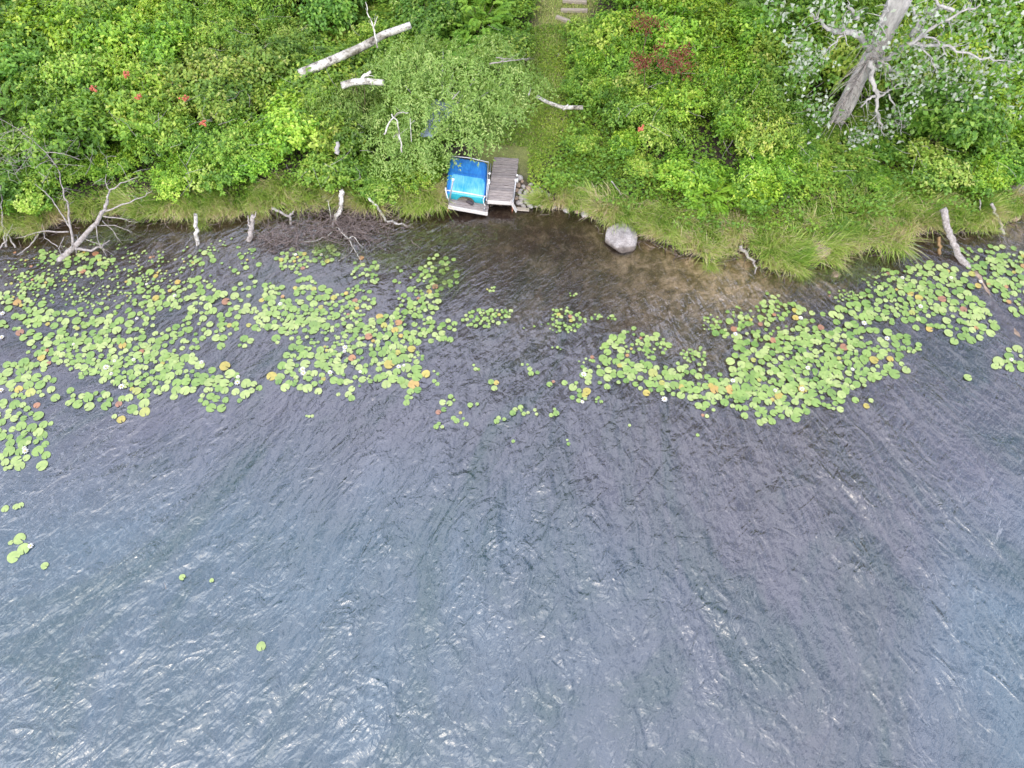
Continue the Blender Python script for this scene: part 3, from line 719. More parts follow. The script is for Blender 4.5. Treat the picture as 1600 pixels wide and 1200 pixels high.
for pts, r0, r1, tw in [
    ([TP(450, 220, -.3), TP(412, 150, -.6), TP(345, 145, -.9), TP(310, 140, -1), TP(270, 130, -1.2), TP(235, 95, -1.2), TP(190, 55, -1.2)], .13, .02, 6),
    ([TP(345, 150, -.9), TP(300, 185, -1.1), TP(240, 250, -1.4)], .04, .012, 3),
    ([TP(430, 215, -.4), TP(490, 120, -.9), TP(520, 60, -1), TP(540, 0, -1)], .06, .035, 2),
    ([TP(400, 85, -.8), TP(385, 55, -1), TP(355, 25, -1.)], .07, .04, 2),
    ([TP(480, 300, -.3), TP(560, 240, -.7), TP(640, 190, -1.0), TP(720, 130, -1.1), TP(830, 70, -1.2), TP(950, 20, -1.3)], .10, .02, 8),
    ([TP(640, 160, -.8), TP(690, 85, -.9), TP(760, 35, -1), TP(830, 48, -1.3)], .09, .03, 5),
    ([TP(830, 48, -1.3), TP(770, 20, -1.2), TP(735, -10, -1)], .05, .04, 1),
    ([TP(680, 155, -.9), TP(760, 180, -1.2), TP(800, 250, -1.5)], .04, .012, 4),
    ([TP(660, 190, -.9), TP(800, 210, -1.2), TP(900, 245, -1.4), TP(1010, 275, -1.5), TP(1100, 275, -1.5)], .055, .01, 8),
    ([TP(680, 200, -.9), TP(730, 260, -1.2), TP(760, 320, -1.4)], .035, .01, 4),
    ([TP(460, 270, -.4), TP(465, 350, -.7), TP(490, 430, -.9), TP(485, 490, -1.), TP(500, 560, -1.1), TP(520, 610, -1.1)], .10, .015, 6),
    ([TP(485, 445, -.9), TP(545, 405, -1), TP(605, 355, -1.2)], .045, .015, 3),
    ([TP(480, 430, -.9), TP(440, 450, -1), TP(415, 480, -1)], .05, .02, 2),
    ([TP(490, 270, -.4), TP(545, 295, -.8), TP(575, 345, -.9)], .07, .02, 2),
    ([TP(540, 420, -.9), TP(580, 490, -1), TP(600, 540, -1.1), TP(588, 590, -1.2)], .03, .008, 4),
    ([TP(320, 620, -.4), TP(350, 700, -.5), TP(370, 780, -.6)], .03, .008, 4),
    ([TP(650, 30, -.6), TP(665, 90, -.9), TP(680, 140, -1.)], .05, .02, 2)]:
    limb('branch', pts, r0, r1, M['bark'], tree, base, 7, 4, .03, .04, tw*3, .6)
tg = Geo()
for k in range(70):      # hanging fine dead twigs
    t = rnd.uniform(8, 40); c = q[int(t)]+Vector((-.2, -.25, 0)); e = Vector((rnd.uniform(-1.2, -.2), -rnd.uniform(.2, 1.0), rnd.uniform(-.4, .3))).normalized(); pts = [c]
    if k % 3 == 0: e.x = -e.x
    L = rnd.uniform(.5, 1.7)
    for m in range(7): e = (e+Vector((rnd.gauss(0, .12), rnd.gauss(0, .1), -.22))).normalized(); c = c+e*L/7; pts.append(c)
    tg.tube(pts, [.016*(1-m/9) for m in range(8)], 4, cap=False)
tw_ = tg.build('twigs', M['deadwood'], tree); tw_['kind'] = 'stuff'
cs = [(170, 225, .25), (215, 275, .22), (140, 180, .2), (560, 540, .25), (600, 500, .2), (490, 700, .28), (530, 640, .28), (460, 590, .25), (700, 290, .3), (880, 330, .3), (860, 410, .3), (650, 400, .25), (580, 240, .3), (640, 180, .3),
      (1050, 370, .35), (120, 690, .3), (150, 640, .25), (400, 620, .2), (900, 60, .35), (1000, 150, .35), (850, 110, .3), (780, 320, .3), (1080, 260, .3), (60, 60, .3), (270, 20, .3), (330, 80, .25), (820, 460, .25), (470, 150, .2), (1080, 60, .4), (960, 250, .35),
      (700, 60, .25), (600, 330, .2), (200, 460, .3), (240, 520, .25), (150, 330, .25), (1120, 450, .3)]
leafcloud('foliage', [TP(a, b, -1.+rnd.uniform(-.5, .4)) for a, b, c in cs for _ in (0, 1)], [c*1.15 for a, b, c in cs for _ in (0, 1)], 42, .17, .12, M['silver'], tree, base, .6, up=.15)
# crown above the picture
top = q[-1]; cc = [base+Vector((rnd.gauss(0, 2.3), rnd.gauss(1.5, 1.6), rnd.uniform(8.8, 14))) for _ in range(70)]
leafcloud('crown', cc, [.8]*70, 60, .3, .22, M['silver'], tree, base, .5)

# pale willow in the middle
wb = atg(690, 215); wb = Vector((wb.x, wb.y, gz(wb.x, wb.y)))
wt = thing('willow_tree', 'pale drooping willow tree hanging over the bank behind the blue boat', 'tree', wb)
for dx, dy, h in [(-.3, .4, 2.1), (.6, .6, 2.3), (1.6, 1.0, 2.2), (-1.2, .6, 1.8), (.2, 1.6, 2.5), (2.4, .6, 1.9)]:
    limb('trunk' if h == 2.5 else 'branch', [wb-Vector((0, 0, .1)), wb+Vector((dx*.3, dy*.3, h*.5)), wb+Vector((dx, dy, h))], .09 if h == 2.5 else .05, .015, M['bark'], wt, wb, 7, 3, .04, 0, 4, .6)
def willow_cloud(cps, per, mat=M['willow'], color=(1, 1, 1, 1)):
    # cps: (centre, radius) umbrella clumps of hanging shoots
    Vs = []; Ts = []; tn = []; off_ = 0
    for c, r in cps:
        ns = int(58*r*r+20)
        for _ in range(ns):
            d = unit(1)[0]; d[2] = abs(d[2]); a = np.array(c)+d*r*np.array([1, 1, .7])*rng.uniform(.6, 1.05); e = norm(np.array([[d[0]*.9, d[1]*.9-.15, .1]]))[0]
            L = rng.uniform(.3, .75); m = 14; t = np.linspace(0, 1, m)
            P = a+e*(t*L)[:, None]*.7; P[:, 2] -= t*t*L*.8; tinte = rng.normal(.5, .17)
            sdv = np.cross(e, [0, 0, 1.]); sg = np.where(np.arange(m) % 2 == 0, 1., -1.)
            D = sdv*sg[:, None]*.6+e*.4+np.array([0, 0, -.5])+rng.normal(0, .5, (m, 3)); P = P+rng.normal(0, .045, (m, 3))
            Nn = norm(np.array([e[0], e[1]-.3, .9])+rng.normal(0, .3, (m, 3)))
            V, T = leaves(P, D, Nn, .15*rng.uniform(.7, 1.1, m), .045*np.ones(m), .1)
            Vs.append(V); Ts.append(T+off_); off_ += len(V); tn.append(np.repeat(np.clip(tinte+rng.normal(0, .1, m), 0, 1), 4))
    return np.concatenate(Vs), np.concatenate(Ts), np.concatenate(tn)
cps = []
for px, py, z, r in [(640, 105, 3.2, .9), (690, 100, 3.4, 1.), (740, 110, 3.3, 1.), (790, 120, 3., .95), (650, 150, 2.8, .9), (700, 155, 3., 1.), (750, 160, 2.9, .95), (795, 165, 2.4, .8), (620, 185, 2.2, .8), (665, 200, 2.3, .85),
                     (715, 205, 2.2, .8), (750, 205, 1.9, .7), (650, 80, 3.1, .8), (770, 80, 3., .8), (640, 235, 1.8, .65), (612, 250, 1.3, .6), (600, 220, 1.7, .7), (820, 130, 2.3, .7), (605, 110, 2.6, .7), (680, 245, 1.3, .5)]:
    cps.append((at(px, py, z)-wb, r))
V, T, tt = willow_cloud(cps, 1)
mesh_np('foliage', V, T, M['willow'], tint=tt, parent=wt)

# woods behind the bank, beyond the top edge of the photograph; the lake mirrors them
def crown_mesh(L):
    nl = 26; c = unit(nl)*rng.uniform(.3, 1, (nl, 1))*np.array([3., 3., 4.2]); idx = rng.integers(0, nl, 5200); d = unit(len(idx))
    P = c[idx]+d*rng.uniform(.8, 1.5, (len(idx), 1)); n = len(idx)
    V, T = leaves(P, unit(n), norm(d+np.array([0, 0, .6])), np.full(n, L), np.full(n, L*.75))
    return mesh_np('crown', V, T, M['leaf'], tint=np.repeat(np.clip(rng.normal(.4, .15, n), 0, 1), 4), mesh_only=True)
CR = [crown_mesh(.34) for _ in range(3)]
g = Geo().tube([(0, 0, -.3), (.1, 0, 4), (-.1, .1, 9), (0, 0, 14)], [.32, .26, .2, .08], 10, .05); _t = g.build('trunk', M['bark']); TRK = _t.data; bpy.data.objects.remove(_t)
for i, (x, y, h) in enumerate([(-6.5, 33, 24), (-2, 32.5, 25), (2.5, 33, 26), (6.5, 32.5, 25), (10.5, 33, 25), (15, 33.5, 22), (20, 32.5, 21), (25, 33, 18), (-30, 31, 21), (-25, 33, 22), (-36, 30, 18), (0.5, 37, 27), (5, 38, 27), (9, 37, 26), (-4.5, 37, 25), (13, 38, 25), (31, 30, 18), (-17, 41, 15), (-11, 39, 17)]):
    o = thing('woodland_tree', unique('tall leafy woodland tree above the top edge, seen only mirrored in the lake'), 'tree', (x, y, gz(x, y)), (0, 0, rnd.uniform(0, 6)), 'woodland trees behind the bank')
    sc = h/18; o.scale = (sc, sc, sc)
    obj_me('trunk', TRK, o); f = obj_me('crown', rnd.choice(CR), o, (0, 0, 12.8)); f.color = (.9, .9, .9, 1)

# ------------------------------------------------------------------ red-brown foliage sprays and berries
def spray_bush(px, py, z, r, mat, label, n=30):
    c = at(px, py, z); b = Vector((c.x, c.y, gz(c.x, c.y)))
    o = thing('red_leaved_shrub', label, 'shrub', b)
    leafcloud('foliage', [c+Vector((rnd.gauss(0, r), rnd.gauss(0, r), rnd.gauss(0, r*.4))) for _ in range(n)], [.10]*n, 26, .10, .05, mat, o, b, .5)
    limb('stem', [b, b+Vector((.1, 0, z*.5)), c], .03, .012, M['stem'], o, b, 6)
spray_bush(1052, 92, 3.0, .40, M['red'], 'shrub with red-brown withered leaf sprays, the larger red patch', 24)
spray_bush(1010, 36, 3.0, .22, M['red'], 'small red-brown withered shrub above and left of the larger red patch', 14)
spray_bush(1008, 98, 2.8, .24, M['red'], 'sparse red-brown withered shrub left of the larger red patch', 14)
for px, py, w in [(146, 138, 'left of the others'), (217, 151, 'lowest of the left thicket'), (196, 115, 'highest of the left thicket'), (290, 155, 'right of the others in the left thicket'), (318, 192, 'above the white post'), (1001, 201, 'in the shrubs above the pale boulder')]:
    c = at(px, py, 2.6); bm = bmesh.new()
    for _ in range(10): bmesh.ops.create_icosphere(bm, subdivisions=1, radius=rnd.uniform(.03, .055), matrix=Matrix.Translation((rnd.gauss(0, .05), rnd.gauss(0, .05), rnd.gauss(0, .04))))
    o = obj_bm('berry_cluster', bm, M.setdefault('berry', simple('red_berries', (.28, .06, .03), (.38, .12, .07), 8, .4, 0))); o.location = c
    tag(o, f'small orange-red berry cluster {w}', 'berries', 'red berry clusters in the thicket')

# ------------------------------------------------------------------ dead wood
def W(px, py, z): return at(px, py, z)
def wood(name, label, cat, limbs, mat, origin=None, group=None):
    """limbs: (part name, [(px,py,z)...], r0, r1, twigs)"""
    o0 = W(*limbs[0][1][0]); o = thing(name, label, cat, o0, group=group)
    for (nm, pts, r0, r1, tw) in limbs:
        limb(nm, [W(*p) for p in pts], r0, r1, mat, o, o0, 9 if r0 > .04 else 6, 4, min(.02, r0*.5), .05, tw, .45)
    return o
wood('dead_tree', 'big bleached dead branch leaning out of the water at the left shore', 'dead tree', [
    ('trunk', [(82, 418, -.15), (100, 402, .0), (116, 385, .25), (140, 360, .6), (162, 332, .95), (168, 312, 1.2)], .11, .05, 5),
    ('branch', [(168, 312, 1.2), (172, 296, 1.4), (195, 284, 1.5), (217, 276, 1.6)], .035, .008, 6),
    ('branch', [(165, 330, 1.0), (200, 316, 1.2), (222, 308, 1.3), (238, 298, 1.4)], .03, .008, 5),
    ('branch', [(114, 386, .25), (110, 352, .8), (106, 322, 1.3), (98, 295, 1.7), (90, 264, 2.1)], .045, .01, 8),
    ('branch', [(118, 389, .2), (142, 391, .15), (158, 384, .2), (172, 375, .3)], .05, .012, 5),
    ('branch', [(110, 356, .7), (95, 333, .9), (76, 306, 1.2), (54, 287, 1.4)], .03, .008, 5),
    ('branch', [(107, 362, .5), (65, 362, .4), (25, 372, .3)], .03, .01, 5),
    ('branch', [(60, 366, .3), (46, 386, .15), (26, 399, .05)], .025, .01, 1),
    ('branch', [(162, 338, .9), (188, 342, .8), (215, 348, .6)], .025, .006, 6),
    ('branch', [(150, 350, .7), (152, 375, .4), (166, 400, .05)], .02, .006, 5),
    ('branch', [(90, 385, .2), (70, 372, .3), (66, 350, .5)], .02, .006, 5),
    ('branch', [(172, 300, 1.3), (165, 285, 1.6), (166, 272, 1.8)], .02, .006, 4),
    ('branch', [(160, 345, .6), (176, 360, .4), (188, 378, .2)], .02, .006, 9), ('branch', [(150, 352, .6), (180, 352, .5), (206, 362, .3)], .02, .006, 9),
    ('branch', [(128, 372, .4), (150, 380, .3), (176, 398, .1)], .018, .005, 8), ('branch', [(100, 370, .4), (92, 388, .2), (98, 404, .05)], .016, .005, 7)], M['deadwood'])
wood('dead_tree', 'bleached dead branches cut off by the left edge at the shore', 'dead tree', [
    ('trunk', [(10, 386, 0), (6, 360, .4), (3, 320, .9), (1, 290, 1.3)], .04, .012, 6), ('branch', [(24, 387, 0), (14, 368, .3), (-10, 352, .6)], .035, .01, 3), ('branch', [(0, 388, 0), (8, 376, .3), (20, 350, .6)], .03, .01, 4)], M['deadwood'])
wood('fallen_branch', 'thin bare grey branch rising through the shrubs at the left edge', 'branch', [
    ('stem', [(90, 262, 1.9), (72, 238, 2.2), (45, 214, 2.3), (20, 196, 2.3), (-10, 182, 2.2)], .014, .006, 10), ('branch', [(72, 238, 2.2), (100, 240, 2.2), (125, 250, 2.0)], .015, .005, 5)], M['deadwood'])
wood('wooden_post', 'slender white birch stub standing in the water by the left shore', 'post', [('stem', [(307, 398, -.35), (308, 384, -.05), (306, 360, .3), (305, 334, .75)], .075, .06, 0)], M['birch'])
wood('tree_stump', 'bleached splintered stump standing in the water right of the white stub', 'stump', [
    ('trunk', [(388, 388, -.3), (390, 374, 0), (393, 352, .35), (397, 336, .6)], .11, .07, 0), ('splinter', [(392, 355, .35), (388, 346, .5), (388, 336, .65)], .05, .01, 0), ('splinter', [(396, 345, .5), (400, 330, .75)], .04, .008, 0)], M['deadwood'])
wood('driftwood', 'short brown driftwood snag on the shore above the left lilies', 'driftwood', [('trunk', [(425, 326, .35), (440, 332, .3), (453, 338, .2), (454, 352, 0)], .05, .04, 1), ('branch', [(453, 338, .2), (459, 330, .35)], .05, .02, 0)], M['deadwood'])
wood('dead_tree', 'bent white birch limb leaning from the bank with thin branches reaching over the water', 'dead tree', [
    ('trunk', [(533, 297, .9), (534, 315, .6), (531, 330, .4), (522, 346, .1)], .09, .07, 0), ('branch', [(522, 346, .1), (520, 355, 0), (528, 356, .1), (536, 362, .15), (550, 385, .1), (560, 400, .06), (567, 416, .0)], .035, .012, 4),
    ('branch', [(530, 358, .1), (543, 372, .2), (552, 370, .2), (568, 388, .1)], .03, .01, 3), ('branch', [(520, 362, .05), (510, 370, .05), (490, 377, .05), (465, 376, .05), (440, 362, .1)], .022, .007, 4),
    ('branch', [(518, 345, .2), (514, 320, .6), (512, 312, .8)], .018, .006, 2), ('branch', [(552, 388, .05), (545, 398, .02), (528, 408, 0)], .012, .005, 5)], M['birch'])
wood('dead_branch', 'thin white crooked branch reaching from the grass over the water left of the boat', 'branch', [
    ('stem', [(576, 308, .7), (588, 322, .5), (600, 338, .3), (604, 345, .2), (614, 345, .2), (619, 350, .15), (628, 350, .1), (636, 353, .05)], .05, .018, 1)], M['birch'])
wood('driftwood_log', 'large bleached driftwood log sliding from the grass into the water at the right', 'log', [
    ('trunk', [(1473, 326, 1.0), (1478, 345, .75), (1484, 368, .5), (1495, 392, .2), (1508, 412, 0), (1522, 436, -.25)], .11, .10, 0)], M['deadwood'])
wood('sunken_log', 'dark sunken log running down under the lilies at the right edge', 'log', [('trunk', [(1516, 426, -.16), (1545, 470, -.2), (1575, 515, -.2), (1605, 556, -.22)], .18, .20, 0)], M['stone_tan'])
wood('driftwood', 'short grey driftwood stick standing beside the pale stones at the right edge', 'driftwood', [('stem', [(1549, 318, .8), (1556, 335, .5), (1564, 352, .25), (1569, 366, 0)], .05, .045, 0)], M['deadwood'])
wood('wooden_post', 'thin dark post in the water left of the large driftwood log', 'post', [('stem', [(1468, 408, -.2), (1468, 396, 0), (1467, 378, .25), (1467, 370, .4)], .06, .05, 0)], M['wetlog'])
wood('wooden_post', 'thin grey stick standing in the grass right of the driftwood log', 'post', [('stem', [(1532, 352, .1), (1532, 335, .4), (1531, 312, .8)], .025, .02, 0)], M['deadwood'])
wood('driftwood', 'pale crooked root poking from the grass over the sandy shallows', 'driftwood', [('stem', [(1157, 384, .45), (1166, 397, .3), (1176, 408, .15), (1181, 418, .05), (1180, 427, 0)], .06, .02, 1), ('branch', [(1166, 397, .3), (1172, 385, .4)], .03, .01, 0)], M['deadwood'])
wood('stick', 'thin grey stick lying in the grass above the pale boulder', 'stick', [('stem', [(955, 283, .9), (965, 296, .6), (974, 309, .4)], .022, .015, 0)], M['deadwood'])
def log_with_bark(label, pts, r0, r1, extra=()):
    o0 = W(*pts[0]); o = thing('birch_log', label, 'log', o0)
    limb('trunk', [W(*p) for p in pts], r0, r1, M['birch'], o, o0, 12, 4, .003, .02)
    for nm, pp, a, b, tw in extra: limb(nm, [W(*p) for p in pp], a, b, M['birch'], o, o0, 7, 4, .02, .04, tw, .5)
log_with_bark('long white fallen birch log lying across the thicket at the top', [(468, 116, 2.0), (510, 98, 2.2), (560, 76, 2.4), (600, 54, 2.6), (642, 39, 2.8)], .17, .12)
log_with_bark('short white birch log half buried in leaves below the long one', [(534, 134, 2.5), (552, 128, 2.6), (575, 127, 2.7), (600, 129, 2.7)], .12, .10, [('branch', [(562, 127, 2.65), (570, 118, 2.8), (580, 112, 2.9)], .07, .05, 1)])
log_with_bark('white broken forked birch branch on the leaves right of the willow', [(838, 150, 1.4), (856, 160, 1.3), (880, 168, 1.2), (911, 168, 1.3)], .06, .075, [('branch', [(880, 171, 1.2), (888, 163, 1.35)], .05, .03, 0), ('branch', [(825, 150, 1.3), (829, 138, 1.5)], .04, .015, 0)])
wood('dead_branch', 'thin white dead branch standing above the long fallen birch log', 'branch', [('stem', [(590, 75, 2.5), (586, 50, 2.8), (577, 25, 3.1), (571, 3, 3.4)], .035, .015, 5), ('branch', [(584, 42, 2.9), (590, 25, 3.2)], .02, .01, 2)], M['birch'])
wood('dead_branch', 'bare bleached twigs hooked over the willow leaves', 'branch', [('stem', [(628, 238, 2.2), (625, 215, 2.6), (621, 190, 3.0), (612, 178, 3.2)], .03, .02, 2), ('branch', [(600, 210, 2.6), (608, 192, 2.9), (622, 175, 3.2), (638, 176, 3.2)], .03, .012, 4), ('branch', [(643, 222, 2.4), (641, 185, 3.0)], .015, .008, 2), ('branch', [(615, 215, 2.5), (620, 208, 2.7), (627, 225, 2.4)], .015, .008, 1)], M['birch'])
wood('dead_branch', 'pale twigs lying over the upper right of the willow', 'branch', [('stem', [(765, 100, 3.6), (785, 97, 3.7), (805, 94, 3.7), (830, 92, 3.5)], .025, .01, 8), ('branch', [(775, 90, 3.7), (800, 92, 3.7)], .02, .008, 3)], M['deadwood'])
wood('dead_branch', 'short pale twig lying on the willow leaves', 'branch', [('stem', [(707, 155, 3.6), (718, 142, 3.7)], .02, .01, 1)], M['deadwood'])
wood('birch_stub', 'short grey broken stub in the shrubs above the left grass', 'stump', [('stem', [(526, 240, 1.8), (527, 222, 2.2)], .08, .06, 0)], M['bark'])
wood('sunken_branch', 'orange-brown sunken branch below the right lily patch', 'branch', [('stem', [(1408, 574, -.08), (1430, 582, -.1), (1450, 590, -.12), (1478, 602, -.2)], .055, .04, 3)], M['stone_tan'])
wood('sunken_branch', 'long thin reddish sunken branch in the open water at the left', 'branch', [('stem', [(249, 775, -.12), (257, 800, -.1), (261, 850, -.1), (258, 900, -.1), (252, 960, -.12)], .035, .02, 6)], M['stone_tan'])
wood('sunken_branch', 'pale sunken stick between the left lilies', 'branch', [('stem', [(322, 545, -.1), (332, 527, -.1), (345, 515, -.12)], .05, .03, 0)], M['stone_tan'])
wood('sunken_branch', 'small rusty brown sunken board in the dark water left of the boat', 'stick', [('stem', [(648, 375, -.04), (670, 375, -.04)], .03, .02, 0)], M['rust'])
# brush pile of twigs in the shallows (uncountable)
g = Geo()
for k in range(620):
    if k < 450: px, py = rnd.gauss(540, 36), rnd.gauss(352, 13)
    else: px, py = rnd.gauss(440, 22), rnd.gauss(368, 9)
    c = W(px, py, rnd.uniform(0, .3)); e = Vector((rnd.gauss(0, 1), rnd.gauss(0, 1), rnd.gauss(0, .25))).normalized(); pts = [c]; L = rnd.uniform(.3, 1.1)
    for m in range(5): e = (e+Vector((rnd.gauss(0, .3), rnd.gauss(0, .3), rnd.gauss(0, .12)))).normalized(); c = c+e*L/5; pts.append(c)
    g.tube(pts, [.011*(1-m/8) for m in range(6)], 3, cap=False)
tag(g.build('brush_pile', M['brush']), 'tangled heap of dead brown twigs in the shallows below the left bank', 'brush', kind='stuff')
g = Geo()
for k in range(420):
    x_ = rnd.uniform(-21, 20); s_ = rnd.uniform(-.35, .35); px = 800+x_*F/24.3
    if 690 < px < 840: continue
    c = Vector((x_, float(shoreY(x_))+s_, .05+max(0, s_)*.4)); e = Vector((rnd.gauss(0, 1), rnd.gauss(-.2, .7), rnd.gauss(0, .2))).normalized(); pts = [c]; L = rnd.uniform(.2, .7)
    for m in range(4): e = (e+Vector((rnd.gauss(0, .25), rnd.gauss(0, .25), rnd.gauss(-.05, .12)))).normalized(); c = c+e*L/4; pts.append(c)
    g.tube(pts, [.012*(1-m/7) for m in range(5)], 3, cap=False)
g2 = Geo()
for k in range(420):
    px, py = rnd.uniform(-20, 1620), rnd.uniform(0, 280)
    if 820 < px < 960 and py < 280: continue
    if 670 < px < 830 and py > 205: continue
    if 560 < px < 840 and rnd.random() < .6: continue
    if rnd.random() < .3: px, py = rnd.gauss(60, 50), rnd.gauss(240, 26)
    c = at(px, py, rnd.uniform(1.6, 2.3)); e = Vector((rnd.gauss(0, 1), rnd.gauss(0, .8), rnd.gauss(.2, .4))).normalized(); pts = [c]; L = rnd.uniform(.3, 1.1)
    for m in range(5): e = (e+Vector((rnd.gauss(0, .25), rnd.gauss(0, .25), rnd.gauss(0, .15)))).normalized(); c = c+e*L/5; pts.append(c)
    g2.tube(pts, [.009*(1-m/8) for m in range(6)], 3, cap=False)
tag(g2.build('thicket_twigs', M['deadwood']), 'fine bare grey twigs poking through the thicket leaves', 'twigs', kind='stuff')
tag(g.build('shore_twigs', M['brush']), 'scattered dead roots and twigs along the muddy waterline', 'twigs', kind='stuff')

# ------------------------------------------------------------------ stones
def rock_mesh(rx, ry, rz, mat, seed, sub=3, rough=.22, pts=None):
    bm = bmesh.new(); bmesh.ops.create_icosphere(bm, subdivisions=sub, radius=1)
    for v in bm.verts:
        d = v.co.normalized(); n = mnoise.noise(d*1.3+Vector((seed, seed*.7, 0)))*rough+mnoise.noise(d*3.1+Vector((seed, 0, 3)))*rough*.35
        r = 1+n
        # facet: clamp to a few planes
        for j in range(5):
            pn = Vector((math.sin(seed+j*2.1), math.cos(seed*1.7+j*1.3), .3+.5*math.sin(j+seed))).normalized(); dd = d.dot(pn)
            if dd*r > .82: r = .82/dd
        v.co = d*r; v.co.x *= rx; v.co.y *= ry; v.co.z *= rz
    me = bpy.data.meshes.new('rock'); bm.to_mesh(me); bm.free(); me.materials.append(mat)
    for p in me.polygons: p.use_smooth = True
    return me
def boulder_material():
    m, nt, out = newmat('granite_boulder'); tc = N(nt, 'ShaderNodeTexCoord'); O = tc.outputs['Object']
    a = ramp(nt, [(.3, (.13, .115, .11)), (.5, (.26, .24, .235)), (.7, (.34, .32, .31))], noise(nt, O, 3.5, 8, .7, .5))
    sp = ramp(nt, [(.35, (.6, .6, .6)), (.6, (1.1, 1.1, 1.1))], noise(nt, O, 30, 3, .7))
    sx = N(nt, 'ShaderNodeSeparateXYZ'); nt.links.new(O, sx.inputs[0])
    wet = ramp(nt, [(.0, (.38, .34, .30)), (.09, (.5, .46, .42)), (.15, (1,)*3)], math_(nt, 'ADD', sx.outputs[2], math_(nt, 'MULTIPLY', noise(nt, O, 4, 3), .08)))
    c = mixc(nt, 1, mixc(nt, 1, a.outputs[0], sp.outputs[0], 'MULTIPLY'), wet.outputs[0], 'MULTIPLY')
    p = N(nt, 'ShaderNodeBsdfPrincipled'); nt.links.new(c, p.inputs['Base Color']); setin(p, Roughness=.85)
    bb = N(nt, 'ShaderNodeBump'); bb.inputs['Strength'].default_value = .6; bb.inputs['Distance'].default_value = .04
    nt.links.new(noise(nt, O, 9, 6, .7), bb.inputs['Height']); nt.links.new(bb.outputs[0], p.inputs['Normal'])
    nt.links.new(p.outputs[0], out.inputs[0]); return m
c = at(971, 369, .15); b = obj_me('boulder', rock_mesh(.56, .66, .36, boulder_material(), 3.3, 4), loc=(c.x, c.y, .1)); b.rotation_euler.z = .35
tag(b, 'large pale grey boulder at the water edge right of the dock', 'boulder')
for px, py, r, m, lab in [(1278, 394, .42, 'stone_tan', 'rough grey-brown rock tucked under drooping grass on the right shore'), (1561, 333, .26, 'stone', 'whitish stone at the shore near the right edge'), (1581, 325, .16, 'stone', 'small round pale stone right of the whitish one'),
                          (1584, 341, .22, 'stone_tan', 'smooth tan stone nearest the right edge water'), (1592, 301, .45, 'stone', 'flat grey slab in the plants at the right edge'), (512, 306, .24, 'stone', 'pale rounded stone in the grass left of the bent birch limb'), (527, 299, .20, 'stone', 'smaller pale stone beside the bent birch limb'),
                          (1302, 432, .35, 'stone_tan', 'brown sunken stone in the shallows below the right grass'), (873, 87, .12, 'stone', 'small white stone beside the footpath'), (1225, 310, .2, 'stone', 'small grey stone in the grass above the right shore')]:
    p = atg(px, py, 0); me = rock_mesh(r, r*.8, r*.6, M[m], px*.1)
    o = obj_me('rock', me, loc=p+Vector((0, 0, r*.25 if py != 432 else -.02))); tag(o, lab, 'rock')
PEB = [rock_mesh(1, .8, .6, M['stone' if k < 4 else 'stone_tan'], k*3.7, 2) for k in range(6)]
pk = 0
for px, py in [(811, 279), (816, 284), (809, 290), (818, 292), (829, 290), (826, 296), (812, 302), (822, 302), (832, 302), (835, 306), (808, 310), (816, 310), (824, 316), (812, 318), (832, 314), (840, 308), (850, 312), (856, 306), (843, 318), (828, 322), (818, 323), (822, 310), (838, 298), (846, 300), (856, 318), (866, 324), (848, 324), (884, 329), (902, 331), (914, 336), (925, 338), (807, 298), (830, 310)]+[(rnd.uniform(806, 860), rnd.uniform(286, 324)) for _ in range(45)]:
    r = rnd.uniform(.07, .17) if pk < 33 else rnd.uniform(.04, .09); p = atg(px, py); o = obj_me('stone', PEB[rnd.randrange(6)], loc=p+Vector((0, 0, r*.3))); o.scale = (r, r*rnd.uniform(.8, 1.1), r); o.rotation_euler.z = rnd.uniform(0, 6)
    sz = 'large' if r > .14 else 'medium' if r > .10 else 'small' if r > .065 else 'tiny'; tn = 'grey' if o.data.materials[0] == M['stone'] else 'tan'
    v_ = 'upper' if py < 298 else 'middle' if py < 312 else 'lower'; h_ = 'left' if px < 824 else 'centre' if px < 842 else 'right'
    tag(o, unique(f'{sz} {tn} cobble, {v_} {h_} of the stones right of the dock') if px < 862 else unique(f'{sz} {tn} cobble at the waterline between dock and boulder'), 'stone', 'cobbles on the shore right of the dock'); pk += 1
n = 5000    # shore gravel and debris
x = rng.uniform(-20, 20, n); s = rng.normal(.05, .28, n); V = []; T = []
oc = np.array([(1, 0, 0), (0, 1, 0), (-1, 0, 0), (0, -1, 0), (0, 0, .6)]); y = shoreY(x)+s; z = ground_h(x, s)
r = rng.uniform(.008, .026, n); k = np.arange(n)*5
V = (np.stack([x, y, z], 1)[:, None, :]+oc[None]*r[:, None, None]).reshape(-1, 3)
T = np.concatenate([np.stack([k+a, k+b_, k+4], 1) for a, b_ in ((0, 1), (1, 2), (2, 3), (3, 0))])
tag(mesh_np('gravel', V, T, M['stone_tan']), 'scattered gravel and debris in the dark mud at the waterline', 'gravel', kind='stuff')

